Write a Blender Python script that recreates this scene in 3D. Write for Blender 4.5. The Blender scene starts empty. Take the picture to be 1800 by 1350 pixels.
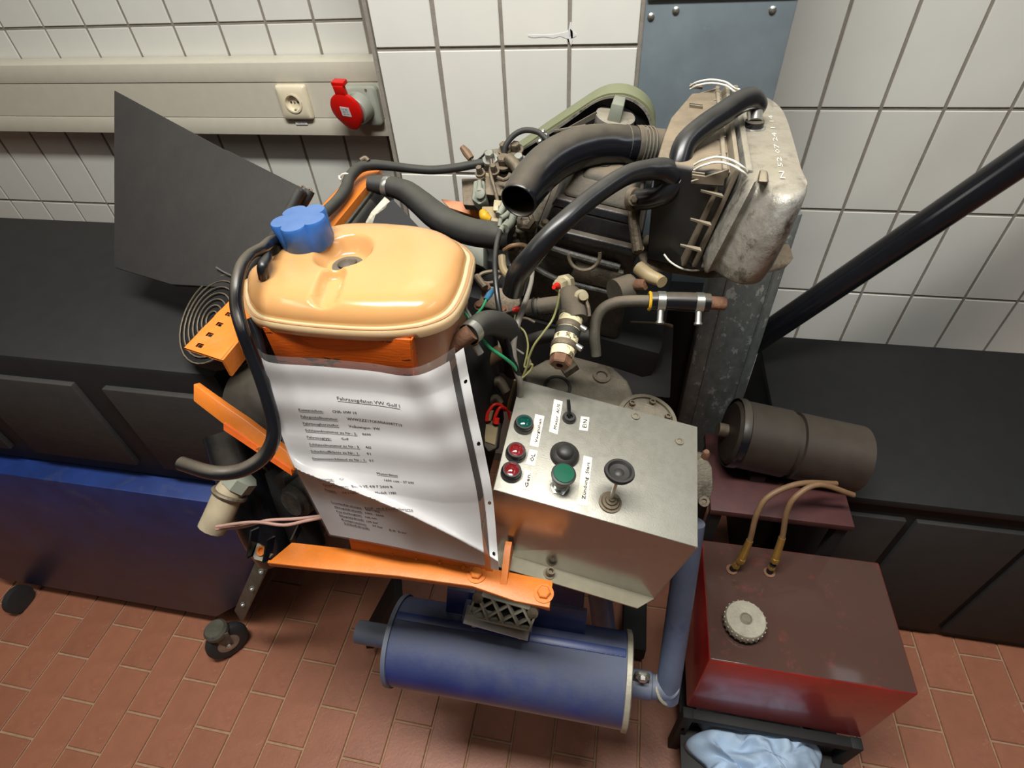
import bpy, bmesh, math, random
from mathutils import Vector, Matrix
random.seed(7)
V = Vector
# ------------------------------------------------------------------ camera
F = 985.0                                   # focal length in pixels of a 1800 px wide frame
CX = V((0.98151, 0.08717, -0.17043)); CY = V((0.18300, -0.68859, 0.70169)); CD = V((0.05619, 0.71990, 0.69180))
CX.normalize(); CY = (CY - CX*CX.dot(CY)).normalized(); CZ = -CX.cross(CY); CZ = CX.cross(CY)
R = Matrix((CX, CY, CZ))                    # rows: world axes seen in camera coordinates (right, down, forward)
C0 = V((0, 0, 1.57))
cam = bpy.data.cameras.new('camera'); camo = bpy.data.objects.new('camera', cam)
bpy.context.scene.collection.objects.link(camo)
cam.sensor_fit = 'HORIZONTAL'; cam.sensor_width = 36; cam.lens = F/1800*36; cam.clip_start = .02
r_, u_, b_ = R @ V((1,0,0)), R @ V((0,-1,0)), R @ V((0,0,-1))
camo.matrix_world = Matrix(((r_.x,u_.x,b_.x,C0.x),(r_.y,u_.y,b_.y,C0.y),(r_.z,u_.z,b_.z,C0.z),(0,0,0,1)))
bpy.context.scene.camera = camo
# ------------------------------------------------------------------ world, light, exposure
sc = bpy.context.scene
w = bpy.data.worlds.new('world'); sc.world = w; w.use_nodes = True
w.node_tree.nodes['Background'].inputs[0].default_value = (.8,.85,.9,1)
w.node_tree.nodes['Background'].inputs[1].default_value = .12
def area(loc, size, power, col, rot=(0,0,0)):
    l = bpy.data.lights.new('ceiling_light', 'AREA'); l.shape='RECTANGLE'; l.size, l.size_y = size; l.energy = power; l.color = col
    o = bpy.data.objects.new('ceiling_light', l); o.location = loc; o.rotation_euler = rot; sc.collection.objects.link(o)
area((-.2,.22,2.8), (1.3,.28), 60, (1,.985,.95))
area((1.6,.2,2.8), (.35,1.4), 7, (.92,.96,1))
area((-1.8,-.6,2.8), (.35,1.4), 7, (1,.95,.86))
sc.view_settings.view_transform = 'Standard'; sc.view_settings.look = 'None'
sc.view_settings.exposure = 0.14; sc.view_settings.gamma = 1; sc.view_settings.use_curve_mapping = False
# ------------------------------------------------------------------ measured points
def ray(px, py): return R @ V(((px-900)/F, (py-675)/F, 1))
def W(px, py, d): return C0 + ray(px,py)*d               # at depth d along the view axis
def PX(px, py, x): d = ray(px,py); return C0 + d*((x-C0.x)/d.x)
def PY(px, py, y): d = ray(px,py); return C0 + d*((y-C0.y)/d.y)
def PZ(px, py, z): d = ray(px,py); return C0 + d*((z-C0.z)/d.z)
def PN(px, py, p, n): d = ray(px,py); return C0 + d*((p-C0).dot(n)/d.dot(n))
# ------------------------------------------------------------------ materials
def lin(c): return tuple(((x/255)/12.92 if x/255 <= .04045 else ((x/255+.055)/1.055)**2.4) for x in c) + (1,)
MATS = {}
def mat(name, rgb, rough=.5, metal=0, var=.12, scale=30, bump=0, bscale=200, spots=None, dust=None, coat=0, rvar=0, objrand=0, sss=0, trans=0, stretch=None, spec=None):
    m = bpy.data.materials.new(name); m.use_nodes = True; nt = m.node_tree; N = nt.nodes; L = nt.links
    b = N['Principled BSDF']; b.inputs['Roughness'].default_value = rough; b.inputs['Metallic'].default_value = metal
    tc = N.new('ShaderNodeTexCoord'); co = tc.outputs['Object']
    if stretch:
        mp = N.new('ShaderNodeMapping'); mp.inputs['Scale'].default_value = stretch; L.new(co, mp.inputs[0]); co = mp.outputs[0]
    def noise(s, d=4, det=.6):
        n = N.new('ShaderNodeTexNoise'); n.inputs['Scale'].default_value = s; n.inputs['Detail'].default_value = d
        n.inputs['Roughness'].default_value = det; L.new(co, n.inputs['Vector']); return n.outputs['Fac']
    def mix(fac, a, c, mode='MIX'):
        x = N.new('ShaderNodeMix'); x.data_type = 'RGBA'; x.blend_type = mode
        for s, v in ((x.inputs[0], fac), (x.inputs[6], a), (x.inputs[7], c)):
            if isinstance(v, (int, float, tuple)): s.default_value = v
            else: L.new(v, s)
        return x.outputs[2]
    def rng(v, a, c, lo=0., hi=1.):
        x = N.new('ShaderNodeMapRange'); L.new(v, x.inputs[0]); x.inputs[1].default_value = a; x.inputs[2].default_value = c
        x.inputs[3].default_value = lo; x.inputs[4].default_value = hi; return x.outputs[0]
    base = lin(rgb); col = base
    if var:
        f = rng(noise(scale), .3, .7)
        col = mix(f, tuple(x*(1-var) for x in base[:3])+(1,), tuple(min(1,x*(1+var)) for x in base[:3])+(1,))
    if objrand:
        oi = N.new('ShaderNodeObjectInfo'); v = rng(oi.outputs['Random'], 0, 1, 1-objrand, 1)
        cv = N.new('ShaderNodeCombineColor'); [L.new(v, cv.inputs[i]) for i in range(3)]
        col = mix(1., col, cv.outputs[0], 'MULTIPLY')
    for sp in (spots or []):                     # (rgb, scale, threshold, softness, amount)
        f = rng(noise(sp[1], 6, .7), sp[2], sp[2]+sp[3], 0, sp[4]); col = mix(f, col, lin(sp[0]))
    if dust:                                     # dust lying on faces that look up: (rgb, amount)
        g = N.new('ShaderNodeNewGeometry'); s = N.new('ShaderNodeSeparateXYZ'); L.new(g.outputs['Normal'], s.inputs[0])
        f = rng(s.outputs[2], dust[2] if len(dust)>2 else .4, 1, 0, dust[1]); mm = N.new('ShaderNodeMath'); mm.operation = 'MULTIPLY'
        L.new(f, mm.inputs[0]); L.new(rng(noise(25,6,.7), .25, .6, .55, 1), mm.inputs[1])
        col = mix(mm.outputs[0], col, lin(dust[0]))
        L.new(rng(mm.outputs[0], 0, 1, rough, .9), b.inputs['Roughness'])
        if metal: L.new(rng(mm.outputs[0], 0, 1, metal, 0), b.inputs['Metallic'])
    if isinstance(col, tuple): b.inputs['Base Color'].default_value = col
    else: L.new(col, b.inputs['Base Color'])
    if rvar and not dust: L.new(rng(noise(scale*1.7), .3, .7, max(.02,rough-rvar), min(1,rough+rvar)), b.inputs['Roughness'])
    if bump:
        bp = N.new('ShaderNodeBump'); bp.inputs['Strength'].default_value = bump; bp.inputs['Distance'].default_value = .002
        L.new(noise(bscale), bp.inputs['Height']); L.new(bp.outputs[0], b.inputs['Normal'])
    if coat: b.inputs['Coat Weight'].default_value = coat; b.inputs['Coat Roughness'].default_value = .1
    if sss:
        b.inputs['Subsurface Weight'].default_value = sss; b.inputs['Subsurface Radius'].default_value = (1,.5,.2); b.inputs['Subsurface Scale'].default_value = .02
    if trans: b.inputs['Transmission Weight'].default_value = trans
    if spec is not None: b.inputs['Specular IOR Level'].default_value = spec
    MATS[name] = m; return m
DUST = (128,112,92)
mat('wall_tile', (224,223,214), .16, var=.03, scale=6, objrand=.03)
mat('wall_grout', (139,132,121), .9, var=.12, scale=50, bump=.4)
mat('floor_tile', (160,104,78), .42, var=.10, scale=14, bump=.25, bscale=140, objrand=.14, spots=[((130,78,66),9,.55,.2,.5),((186,142,110),40,.62,.1,.35)])
mat('floor_grout', (168,136,108), .95, var=.15, scale=60, bump=.5)
mat('plaster', (104,102,97), .8, var=.03)
mat('duct_paint', (206,200,182), .4, var=.03)
mat('cream', (232,220,190), .3, var=.03)
mat('cream_dark', (165,152,126), .5)
mat('label_white', (218,218,216), .5, var=.02)
mat('socket_red', (214,24,16), .3, var=.05)
mat('socket_grey', (168,172,158), .4, var=.05)
mat('ink', (38,36,44), .6, var=0)
mat('ink_soft', (70,68,74), .6, var=0)
mat('galvanised', (122,134,140), .42, .2, var=.14, scale=10, rvar=.1, spots=[((150,160,166),60,.66,.06,.4)])
mat('galvanised_spangle', (124,130,126), .45, .3, var=.25, scale=40, spots=[((196,200,194),45,.57,.05,.8),((92,76,62),9,.6,.15,.35)], stretch=(1,1,.6))
mat('screw_zinc', (190,190,182), .3, .85, var=.1)
mat('steel_dirty', (112,102,86), .5, .6, var=.3, scale=60, bump=.5, spots=[((46,40,34),30,.55,.1,.7)], dust=((140,122,98),.45))
mat('cast_alu', (122,116,102), .55, .4, var=.2, scale=50, bump=.6, bscale=300, spots=[((52,46,38),18,.52,.12,.7)], dust=((142,130,108),.4))
mat('cast_iron', (82,80,74), .5, .25, var=.3, scale=50, bump=.8, bscale=260, spots=[((110,108,100),26,.60,.1,.4),((26,24,22),18,.5,.1,.5)])
mat('engine_black', (32,32,34), .27, .1, var=.3, scale=40, bump=.4, bscale=150, dust=((112,100,84),.55))
mat('engine_dusty', (80,76,66), .6, .1, var=.2, scale=30, bump=.3, dust=((124,110,90),.8))
mat('rubber', (26,27,30), .24, var=.2, scale=30, dust=((104,100,88),.35,.55))
mat('rubber_matt', (38,38,36), .6, var=.2, scale=50, dust=((96,94,80),.45))
mat('black_gloss', (22,23,27), .18, var=.1, dust=((112,102,84),.6,.55))
mat('black_matt', (16,16,16), .7, var=.3)
mat('black_cover', (44,42,39), .75, var=.12, scale=20, bump=.3, bscale=60)
mat('filter_top', (104,94,78), .6, var=.12, scale=25, bump=.15, dust=((158,146,124),.85,.1))
mat('filter_black', (30,31,32), .38, var=.3, scale=30, dust=((150,134,110),.9))
mat('filter_grey', (150,146,136), .34, .4, var=.25, scale=40, bump=.7, bscale=90, spots=[((60,50,40),30,.54,.1,.75),((186,184,178),16,.56,.1,.6)], dust=((156,146,124),.7,.45))
mat('wire_white', (236,234,220), .35, .2, var=.05)
mat('orange', (212,118,38), .45, var=.08, scale=30, bump=.15, spots=[((226,138,86),14,.5,.2,.45)])
mat('orange_worn', (208,92,20), .45, var=.15, scale=40, bump=.2, spots=[((24,18,14),20,.585,.02,1),((150,112,50),30,.56,.08,.7)], stretch=(.5,1,2.2))
mat('tank_plastic', (206,156,100), .2, var=.05, scale=8, sss=.45, coat=.35, spots=[((222,160,92),6,.5,.3,.35)])
mat('tank_rim', (208,180,138), .22, var=.04, scale=20, sss=.4, coat=.3)
mat('tank_lower', (214,160,126), .35, var=.08, scale=10, sss=.5)
mat('grommet', (98,92,78), .55)
mat('cap_blue', (48,98,168), .38, var=.15, scale=30, bump=.2, dust=((106,122,140),.5))
mat('paper', (200,197,195), .65, var=.02)
mat('alu_sheet', (158,155,143), .48, .6, var=.05, scale=60, rvar=.06, bump=.12, bscale=500)
mat('alu_front', (148,146,142), .22, .8, var=.04, scale=60, rvar=.04)
mat('alu_flange', (178,170,146), .4, .7, var=.08, scale=60)
mat('lens_green', (10,66,58), .12, var=.1, coat=.6)
mat('lens_red', (120,28,30), .12, var=.1, coat=.6)
mat('button_green', (8,84,60), .35, var=.05)
mat('switch_black', (32,32,32), .4, var=.1, dust=((88,84,76),.25))
mat('tape', (238,228,204), .55, var=.03)
mat('blue_paint', (28,48,110), .36, var=.2, scale=12, bump=.15, spots=[((62,70,98),7,.48,.16,.7),((150,152,156),60,.70,.03,.6)], dust=((92,96,102),.8,.35))
mat('blue_dark', (22,44,98), .4, var=.25, scale=14, spots=[((70,74,84),9,.55,.15,.5)])
mat('blue_grey', (88,98,120), .45, .1, var=.15, scale=20, spots=[((52,62,110),12,.55,.1,.5)], dust=((124,124,122),.5))
mat('red_paint', (168,34,34), .3, var=.15, scale=14, coat=.3, spots=[((120,20,18),10,.5,.2,.5)], dust=((72,46,36),1.3))  # tone of upward faces: oil dirt plus shade put into the colour
mat('rust', (116,82,60), .8, var=.25, scale=60, bump=.6, spots=[((176,122,70),60,.60,.08,.5)])
mat('flaky_white', (232,220,176), .7, var=.1, bump=.8, bscale=150, spots=[((86,72,52),70,.53,.04,.9)])
mat('brass', (202,164,90), .3, .8, var=.1)
mat('hose_brown', (120,92,64), .55, var=.2)
mat('olive_band', (112,116,82), .5, var=.12, scale=30, dust=((142,144,116),.6))
mat('grey_plastic', (126,130,116), .5, var=.1, dust=((150,150,132),.5))
mat('wire_green', (48,150,100), .4, var=.1)
mat('wire_olive', (134,132,84), .45, var=.1)
mat('wire_red', (226,44,30), .4, var=.05)
mat('wire_grey', (128,122,112), .5, var=.1)
mat('wire_pink', (176,138,124), .5, var=.1)
mat('lug_blue', (52,108,140), .4)
mat('sender_cream', (176,164,130), .5, var=.15, spots=[((90,80,60),60,.6,.1,.5)])
mat('yellow', (206,160,34), .5, var=.2)
mat('cloth_blue', (166,188,210), .8, var=.08, scale=20, bump=.2, spots=[((120,146,160),12,.56,.1,.4)])
mat('motor_brown', (52,44,38), .45, .1, var=.25, scale=20, dust=((96,86,70),.4))
mat('maroon', (70,34,32), .6, var=.2)
mat('disc_grey', (162,156,138), .5, .2, var=.15, scale=60, bump=.3)
mat('relay_tan', (158,140,104), .5, var=.1)
mat('rubber_tyre', (40,42,42), .6, var=.1)
mat('hub', (150,146,134), .3, .6, var=.15)
mat('leg_grey', (92,90,78), .5, .3, var=.25, scale=30, spots=[((36,52,110),20,.6,.05,.6)])
def foil():
    m = bpy.data.materials.new('foil'); m.use_nodes = True; nt = m.node_tree; nt.nodes.clear()
    o = nt.nodes.new('ShaderNodeOutputMaterial'); t = nt.nodes.new('ShaderNodeBsdfTransparent'); g = nt.nodes.new('ShaderNodeBsdfGlossy'); d = nt.nodes.new('ShaderNodeBsdfDiffuse')
    t.inputs[0].default_value = (.93,.93,.93,1); g.inputs['Roughness'].default_value = .2; d.inputs[0].default_value = (.75,.73,.7,1)
    a = nt.nodes.new('ShaderNodeMixShader'); a.inputs[0].default_value = .07; b = nt.nodes.new('ShaderNodeMixShader')
    L = nt.links; L.new(t.outputs[0], a.inputs[1]); L.new(d.outputs[0], a.inputs[2]); b.inputs[0].default_value = .05
    L.new(a.outputs[0], b.inputs[1]); L.new(g.outputs[0], b.inputs[2]); L.new(b.outputs[0], o.inputs[0]); MATS['foil'] = m
foil()
# ------------------------------------------------------------------ objects
WL = {}
def tag(o, label=None, cat=None, group=None, kind=None):
    if label: o['label'] = label
    if cat: o['category'] = cat
    if group: o['group'] = group
    if kind: o['kind'] = kind
    return o
def thing(name, loc, label, cat, group=None):
    o = bpy.data.objects.new(name, None); sc.collection.objects.link(o); o.location = loc; WL[o] = V(loc); o.empty_display_size = .02
    return tag(o, label, cat, group)
def frame(n, up=V((0,0,1))):
    n = n.normalized()
    if abs(n.dot(up)) > .97: up = V((0,1,0))
    x = up.cross(n).normalized(); return x, n.cross(x), n
class MB:
    def __init__(s): s.v = []; s.f = []
    def add(s, vs, fs):
        k = len(s.v); s.v += [V(a) for a in vs]; s.f += [tuple(i+k for i in q) for q in fs]; return s
    def hull(s, a, b):                      # two matching polygons
        n = len(a); return s.add(list(a)+list(b), [tuple(range(n-1,-1,-1)), tuple(range(n,2*n))] + [(i,(i+1)%n,n+(i+1)%n,n+i) for i in range(n)])
    def prism(s, poly, vec): return s.hull([V(p) for p in poly], [V(p)+vec for p in poly])
    def box(s, c, d, M=None):
        c = V(c); h = [x/2 for x in d]; P = [V((x,y,z)) for z in (-h[2],h[2]) for x,y in ((-h[0],-h[1]),(h[0],-h[1]),(h[0],h[1]),(-h[0],h[1]))]
        if M is not None: P = [M @ p for p in P]
        P = [p+c for p in P]; return s.hull(P[:4], P[4:])
    def bar(s, a, b, wd, th, up=V((0,0,1))):    # a rectangular bar from a to b: wd sideways, th along up
        a, b = V(a), V(b); d = (b-a).normalized(); x = d.cross(up).normalized(); y = x.cross(d)
        q = lambda p: [p+x*sx*wd/2+y*sy*th/2 for sx,sy in ((-1,-1),(1,-1),(1,1),(-1,1))]
        return s.hull(q(a), q(b))
    def rings(s, rs, caps=True, closed=False):
        n = len(rs[0]); vs = [p for r in rs for p in r]; fs = []
        m = len(rs); 
        for i in range(m if closed else m-1):
            for j in range(n): fs.append((i*n+j, i*n+(j+1)%n, ((i+1)%m)*n+(j+1)%n, ((i+1)%m)*n+j))
        if caps and not closed: fs += [tuple(range(n-1,-1,-1)), tuple(range((m-1)*n, m*n))]
        return s.add(vs, fs)
    def lathe(s, o, ax, prof, seg=24, caps=True):
        x, y, n = frame(V(ax)); o = V(o)
        return s.rings([[o + n*h + (x*math.cos(t*2*math.pi/seg)+y*math.sin(t*2*math.pi/seg))*r for t in range(seg)] for r, h in prof], caps)
    def hexbolt(s, o, ax, r, h, washer=1.5):
        s.lathe(o, ax, [(r*washer,0),(r*washer,h*.25)], 20) if washer else None
        return s.lathe(V(o)+V(ax).normalized()*h*.2, ax, [(r,0),(r,h*.7),(r*.82,h*.85)], 6)
    def socketbolt(s, o, ax, r, h):
        return s.lathe(o, ax, [(r*1.5,0),(r*1.5,h*.15),(r,h*.15),(r,h),(r*.6,h),(r*.55,h*.5),(.0001,h*.5)], 18)
    def tube(s, pts, r, seg=14, n=6, caps=True, ribs=None):
        pts, rad = smooth(pts, r, n); fr = None; rs = []
        for i, p in enumerate(pts):
            t = (pts[min(i+1,len(pts)-1)] - pts[max(i-1,0)]).normalized()
            if fr is None: x = frame(t)[0]
            else: x = (fr - t*fr.dot(t)).normalized()
            fr = x; y = t.cross(x); rr = rad[i]
            if ribs: rr *= 1 + ribs*math.sin(i*math.pi)
            rs.append([p + (x*math.cos(k*2*math.pi/seg)+y*math.sin(k*2*math.pi/seg))*rr for k in range(seg)])
        s.last = rs
        return s.rings(rs, caps)
    def torus(s, o, ax, R0, r0, seg=28, m=8, a0=0, a1=2*math.pi):
        x, y, n = frame(V(ax)); o = V(o); rs = []; full = abs(a1-a0-2*math.pi) < 1e-6
        for i in range(seg if full else seg+1):
            t = a0+(a1-a0)*i/seg; c = x*math.cos(t)+y*math.sin(t)
            rs.append([o + c*(R0+r0*math.cos(k*2*math.pi/m)) + n*r0*math.sin(k*2*math.pi/m) for k in range(m)])
        return s.rings(rs, not full, full)
    def grid(s, G, th=0, n=None):
        a, b = len(G), len(G[0]); s.add([p for r in G for p in r], [(i*b+j, i*b+j+1, (i+1)*b+j+1, (i+1)*b+j) for i in range(a-1) for j in range(b-1)])
        return s
    def build(s, name, m, parent=None, bevel=0, ang=35, seg=2, label=None, cat=None, group=None, kind=None, solid=0, sub=0, flat=False):
        me = bpy.data.meshes.new(name); lo = V([min(p[i] for p in s.v) for i in range(3)]); hi = V([max(p[i] for p in s.v) for i in range(3)])
        o0 = (lo+hi)/2
        if parent is None: o0.z = lo.z
        bm = bmesh.new(); vs = [bm.verts.new(p-o0) for p in s.v]
        for f in s.f:
            try: bm.faces.new([vs[i] for i in f])
            except ValueError: pass
        if bevel or not flat: bmesh.ops.recalc_face_normals(bm, faces=bm.faces)
        if bevel:
            es = [e for e in bm.edges if len(e.link_faces)==2 and e.calc_face_angle(0) > math.radians(28)]
            bmesh.ops.bevel(bm, geom=es, offset=bevel, segments=seg, profile=.5, affect='EDGES', clamp_overlap=True)
        bm.to_mesh(me); bm.free()
        for p in me.polygons: p.use_smooth = True
        me.set_sharp_from_angle(angle=math.radians(ang))
        me.materials.append(MATS[m])
        o = bpy.data.objects.new(name, me); sc.collection.objects.link(o); WL[o] = o0
        o.location = o0
        if parent is not None: o.parent = parent; o.location = o0 - WL[parent]
        if solid:
            q = o.modifiers.new('s', 'SOLIDIFY'); q.thickness = solid; q.offset = 0
        if sub:
            q = o.modifiers.new('u', 'SUBSURF'); q.levels = q.render_levels = sub
        return tag(o, label, cat, group, kind)
def smooth(pts, r, n):
    pts = [V(p) for p in pts]
    if not isinstance(r, (list, tuple)): r = [r]*len(pts)
    if n <= 1 or len(pts) < 3: return pts, list(r)
    out, ro = [], []
    for i in range(len(pts)-1):
        p0 = pts[i-1] if i else pts[0]*2-pts[1]; p1, p2 = pts[i], pts[i+1]; p3 = pts[i+2] if i+2 < len(pts) else pts[-1]*2-pts[-2]
        for k in range(n):
            t = k/n; out.append(((p1*2)+(p2-p0)*t+(p0*2-p1*5+p2*4-p3)*t*t+(p1*3-p0-p2*3+p3)*t**3)*.5); ro.append(r[i]+(r[i+1]-r[i])*t)
    out.append(pts[-1]); ro.append(r[-1]); return out, ro
def pxtube(pts, n=6, seg=14, caps=True, mb=None, ribs=None):   # points (px, py, depth, radius in px)
    mb = mb or MB(); return mb.tube([W(a,b,d) for a,b,d,r in pts], [r*d/F for a,b,d,r in pts], seg, n, caps, ribs)
def text_mesh(txt):
    cu = bpy.data.curves.new('t', 'FONT'); cu.body = txt; cu.size = 1; cu.resolution_u = 1; ob = bpy.data.objects.new('t', cu)
    sc.collection.objects.link(ob); dg = bpy.context.evaluated_depsgraph_get(); me = ob.evaluated_get(dg).to_mesh()
    vs = [(v.co.x, v.co.y) for v in me.vertices]; fs = [tuple(p.vertices) for p in me.polygons]
    bpy.data.objects.remove(ob); bpy.data.curves.remove(cu)
    if not vs: return [], []
    x0 = min(v[0] for v in vs); x1 = max(v[0] for v in vs); return [((x-x0)/(x1-x0), y) for x, y in vs], fs
# ================================================================== THE SETTING
YW, YP = 1.47, 1.2
def shared(name, vs, fs, m, bevel=0):
    bm = bmesh.new(); v = [bm.verts.new(p) for p in vs]; [bm.faces.new([v[i] for i in f]) for f in fs]
    bmesh.ops.recalc_face_normals(bm, faces=bm.faces)
    me = bpy.data.meshes.new(name); bm.to_mesh(me); bm.free(); me.materials.append(MATS[m]); return me
def pillow(name, w_, h_, t, c, m):    # bevelled slab lying in XY, its top up: 13 faces
    a = [(-w_/2,-h_/2,0),(w_/2,-h_/2,0),(w_/2,h_/2,0),(-w_/2,h_/2,0)]; b = [(x,y,t-c) for x,y,z in a]
    d = [(x*(1-2*c/w_),y*(1-2*c/h_),t) for x,y,z in a]
    f = [(0,1,5,4),(1,2,6,5),(2,3,7,6),(3,0,4,7),(4,5,9,8),(5,6,10,9),(6,7,11,10),(7,4,8,11),(8,9,10,11)]
    return shared(name, a+b+d, f, m)
def place(me, name, loc, parent, rot=None):
    o = bpy.data.objects.new(name, me); sc.collection.objects.link(o); o.parent = parent; o.location = V(loc)-WL[parent]
    if rot: o.rotation_euler = rot
    return o
flo = MB().box((0,-.75,-.05), (6.4,4.7,.094)).build('floor', 'floor_grout', kind='structure')
TX, TY = .1005, .1975
ft = pillow('tile', TX-.0055, TY-.0055, .005, .0015, 'floor_tile')
far = MB(); cnt = []
for k in range(-24, 34):
    x = -.760 + TX*(k+.5)
    for j in range(-14, 8):
        y = .254 + (.0987 if k % 2 else 0) + TY*(j+.5)
        if y > YW-.02 or x < -3.1 or x > 3.1: continue
        q = R.transposed() @ (V((x,y,0))-C0); sx = 900+F*q.x/q.z if q.z > 0 else -9e9; sy = 675+F*q.y/q.z if q.z > 0 else 9e9
        cnt.append((not (-60 < sx < 1860 and sy < 1440), q.z, x, y))
cnt.sort()
for i, (_, z, x, y) in enumerate(cnt):
    if i < 296: place(ft, 'tile', (x,y,-.003+random.uniform(-.0004,.0004)), flo, (random.uniform(-.002,.002), random.uniform(-.002,.002), 0))
    else: far.hull([(x+a*(TX-.0055)/2, y+b*(TY-.0055)/2, -.004) for a,b in ((-1,-1),(1,-1),(1,1),(-1,1))], [(x+a*(TX-.008)/2, y+b*(TY-.008)/2, .002) for a,b in ((-1,-1),(1,-1),(1,1),(-1,1))])
far.build('tile', 'floor_tile', flo, kind='stuff')
WT, HT = .1295, .25
wt = pillow('tile', WT-.0075, HT-.0075, .0035, .0012, 'wall_tile')
def tiled(name, x0, x1, y, xs, zs, pitch_z=HT):
    wl = MB().box(((x0+x1)/2, y+.05, 1.45), (x1-x0, .1, 2.9)).build(name, 'wall_grout', kind='structure'); me = wt if pitch_z == HT else pillow('tile', WT-.0075, pitch_z-.0075, .0035, .0012, 'wall_tile')
    rest = MB()
    for x in xs:
        for z in zs:
            if z > 1.75: rest.hull([(x+a*(WT-.0075)/2, y+.001, z+b*(pitch_z-.0075)/2) for a,b in ((-1,-1),(1,-1),(1,1),(-1,1))], [(x+a*(WT-.01)/2, y-.007, z+b*(pitch_z-.01)/2) for a,b in ((-1,-1),(1,-1),(1,1),(-1,1))])
            else: place(me, 'tile', (x, y, z), wl, (math.pi/2+random.uniform(-.0015,.0015), random.uniform(-.0015,.0015), 0))
    rest.build('tile', 'wall_tile', wl, kind='stuff'); return wl
rows = [1.291+HT*(i+.5) for i in range(-5, 6)]
tiled('wall_left_back', -3.2, -.50, YW, [-.649+WT*(i+.5) for i in range(-18, 1)], rows)
tiled('wall_right_back', .20, 3.2, YW, [PY(1398,589,YW).x+WT*(i+.5) for i in range(-2, 18)], [1.095+.245*(i+.5) for i in range(-4, 7)], .245)
wp = MB().box((-.2335, (YP+YW+.1)/2, 1.45), (.579, YW+.1-YP, 2.9)).build('wall_pillar', 'wall_grout', kind='structure')
for x in [-.4535,-.3225,-.1935,-.0645]:
    for z in rows: place(wt, 'tile', (x, YP, z), wp, (math.pi/2+random.uniform(-.001,.001), random.uniform(-.001,.001), 0))
def splash(pts, th):
    vs = []; n = len(pts)
    top_ = [PY(x,y-t,YP-.0042) for x,y,t in pts]; bo = [PY(x,y+t,YP-.0042) for x,y,t in pts[::-1]]
    return MB().prism(top_+bo, V((0,.004,0)))
splash([(928,63,1),(938,64,2.5),(955,63,1.5),(972,64,3),(985,61,2.5),(996,62,6),(1003,60,9),(1008,61,5),(1013,62,1)], 1).build('plaster_splash', 'label_white', wp)
splash([(999,60,6),(1002,58,18),(1004,60,20),(1007,62,7)], 1).build('plaster_splash', 'label_white', wp)
MB().box((-.519-.001, YP+.0, 1.45), (.008,.016,2.9)).build('trim_1', 'wall_grout', kind='structure')
MB().box((0,-3.05,1.45), (6.4,.1,2.9)).build('wall_front', 'plaster', kind='structure')
MB().box((-3.2,-.75,1.45), (.1,4.7,2.9)).build('wall_left', 'plaster', kind='structure')
MB().box((3.2,-.75,1.45), (.1,4.7,2.9)).build('wall_right', 'plaster', kind='structure')
MB().box((0,-.75,2.95), (6.4,4.7,.1)).build('ceiling', 'plaster', kind='structure')
# ------------------------------------------------------------------ cable duct and sockets
z1, z0, zt, zb = 1.221, 1.047, 1.176, 1.090
d = thing('cable_duct', (-1.85,1.43,z0), 'long cream grey cable duct along the tiled wall carrying two sockets', 'cable duct')
MB().box((-1.86,1.4325,(z1+z0)/2), (2.66,.061,z1-z0)).build('duct_body', 'duct_paint', d, bevel=.002)
MB().box((-1.86,1.4,(z1+zt)/2), (2.66,.005,z1-zt-.001)).build('cover_strip', 'duct_paint', d, bevel=.001)
MB().box((-1.86,1.4,(z0+zb)/2), (2.66,.005,zb-z0-.001)).build('cover_strip', 'duct_paint', d, bevel=.001)
MB().box((-1.86,1.4005,(zt+zb)/2), (2.66,.003,zt-zb-.003)).build('centre_strip', 'duct_paint', d)
YF = 1.396
def rrect(c, wx, hz, rad, y, n=4):
    out = []
    for cx, cz, a in ((1,1,0),(-1,1,90),(-1,-1,180),(1,-1,270)):
        for k in range(n+1):
            t = math.radians(a+90*k/n); out.append(V((c.x+cx*(wx/2-rad)+rad*math.cos(t), y, c.z+cz*(hz/2-rad)+rad*math.sin(t))))
    return out
c = PY(519,179,YF)
s = thing('wall_socket', (c.x,YF,c.z-.04), 'cream square earthed wall socket on the cable duct', 'socket')
MB().rings([rrect(c,.082,.082,.006,YF+.002), rrect(c,.082,.082,.006,YF-.006), rrect(c,.074,.074,.005,YF-.011), rrect(c,.048,.048,.0239,YF-.0115)], False).build('socket_frame', 'cream', s, ang=50)
MB().lathe((c.x,YF-.011,c.z), (0,-1,0), [(.0235,0),(.0235,.003),(.0195,.0035),(.018,-.002),(.0165,-.008),(.0001,-.008)], 28, False).build('socket_well', 'cream', s)
for sx in (-.0095,.0095): MB().lathe((c.x+sx,YF-.0032,c.z), (0,-1,0), [(.0028,0),(.0028,.0006)], 12).build('pin_hole', 'ink', s)
for sz in (-.0165,.0165): MB().box((c.x,YF-.007,c.z+sz), (.006,.008,.003)).build('earth_clip', 'screw_zinc', s)
MB().lathe((c.x,YF-.004,c.z), (0,-1,0), [(.0022,0),(.0022,.001)], 10).build('screw', 'screw_zinc', s)
a = PY(530,216,YF); tag(MB().box((a.x,YF-.0008,a.z), (.034,.0012,.008)).build('label_strip', 'label_white'), 'tiny white label strip on the duct below the cream socket', 'label')
lb = [o for o in sc.objects if o.name == 'label_strip'][0]
tm, tf = text_mesh('WK 17.2'); MB().add([(a.x-.010+.020*x, YF-.0017, a.z-.002+y*.0055) for x,y in tm], tf).build('print', 'ink_soft', lb, flat=True)
c = PY(640,185,YF)
s = thing('power_socket', (c.x,YF,c.z-.05), 'red three phase power socket with hanging round lid on the cable duct', 'socket')
g = PY(642,184,YF)
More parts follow.
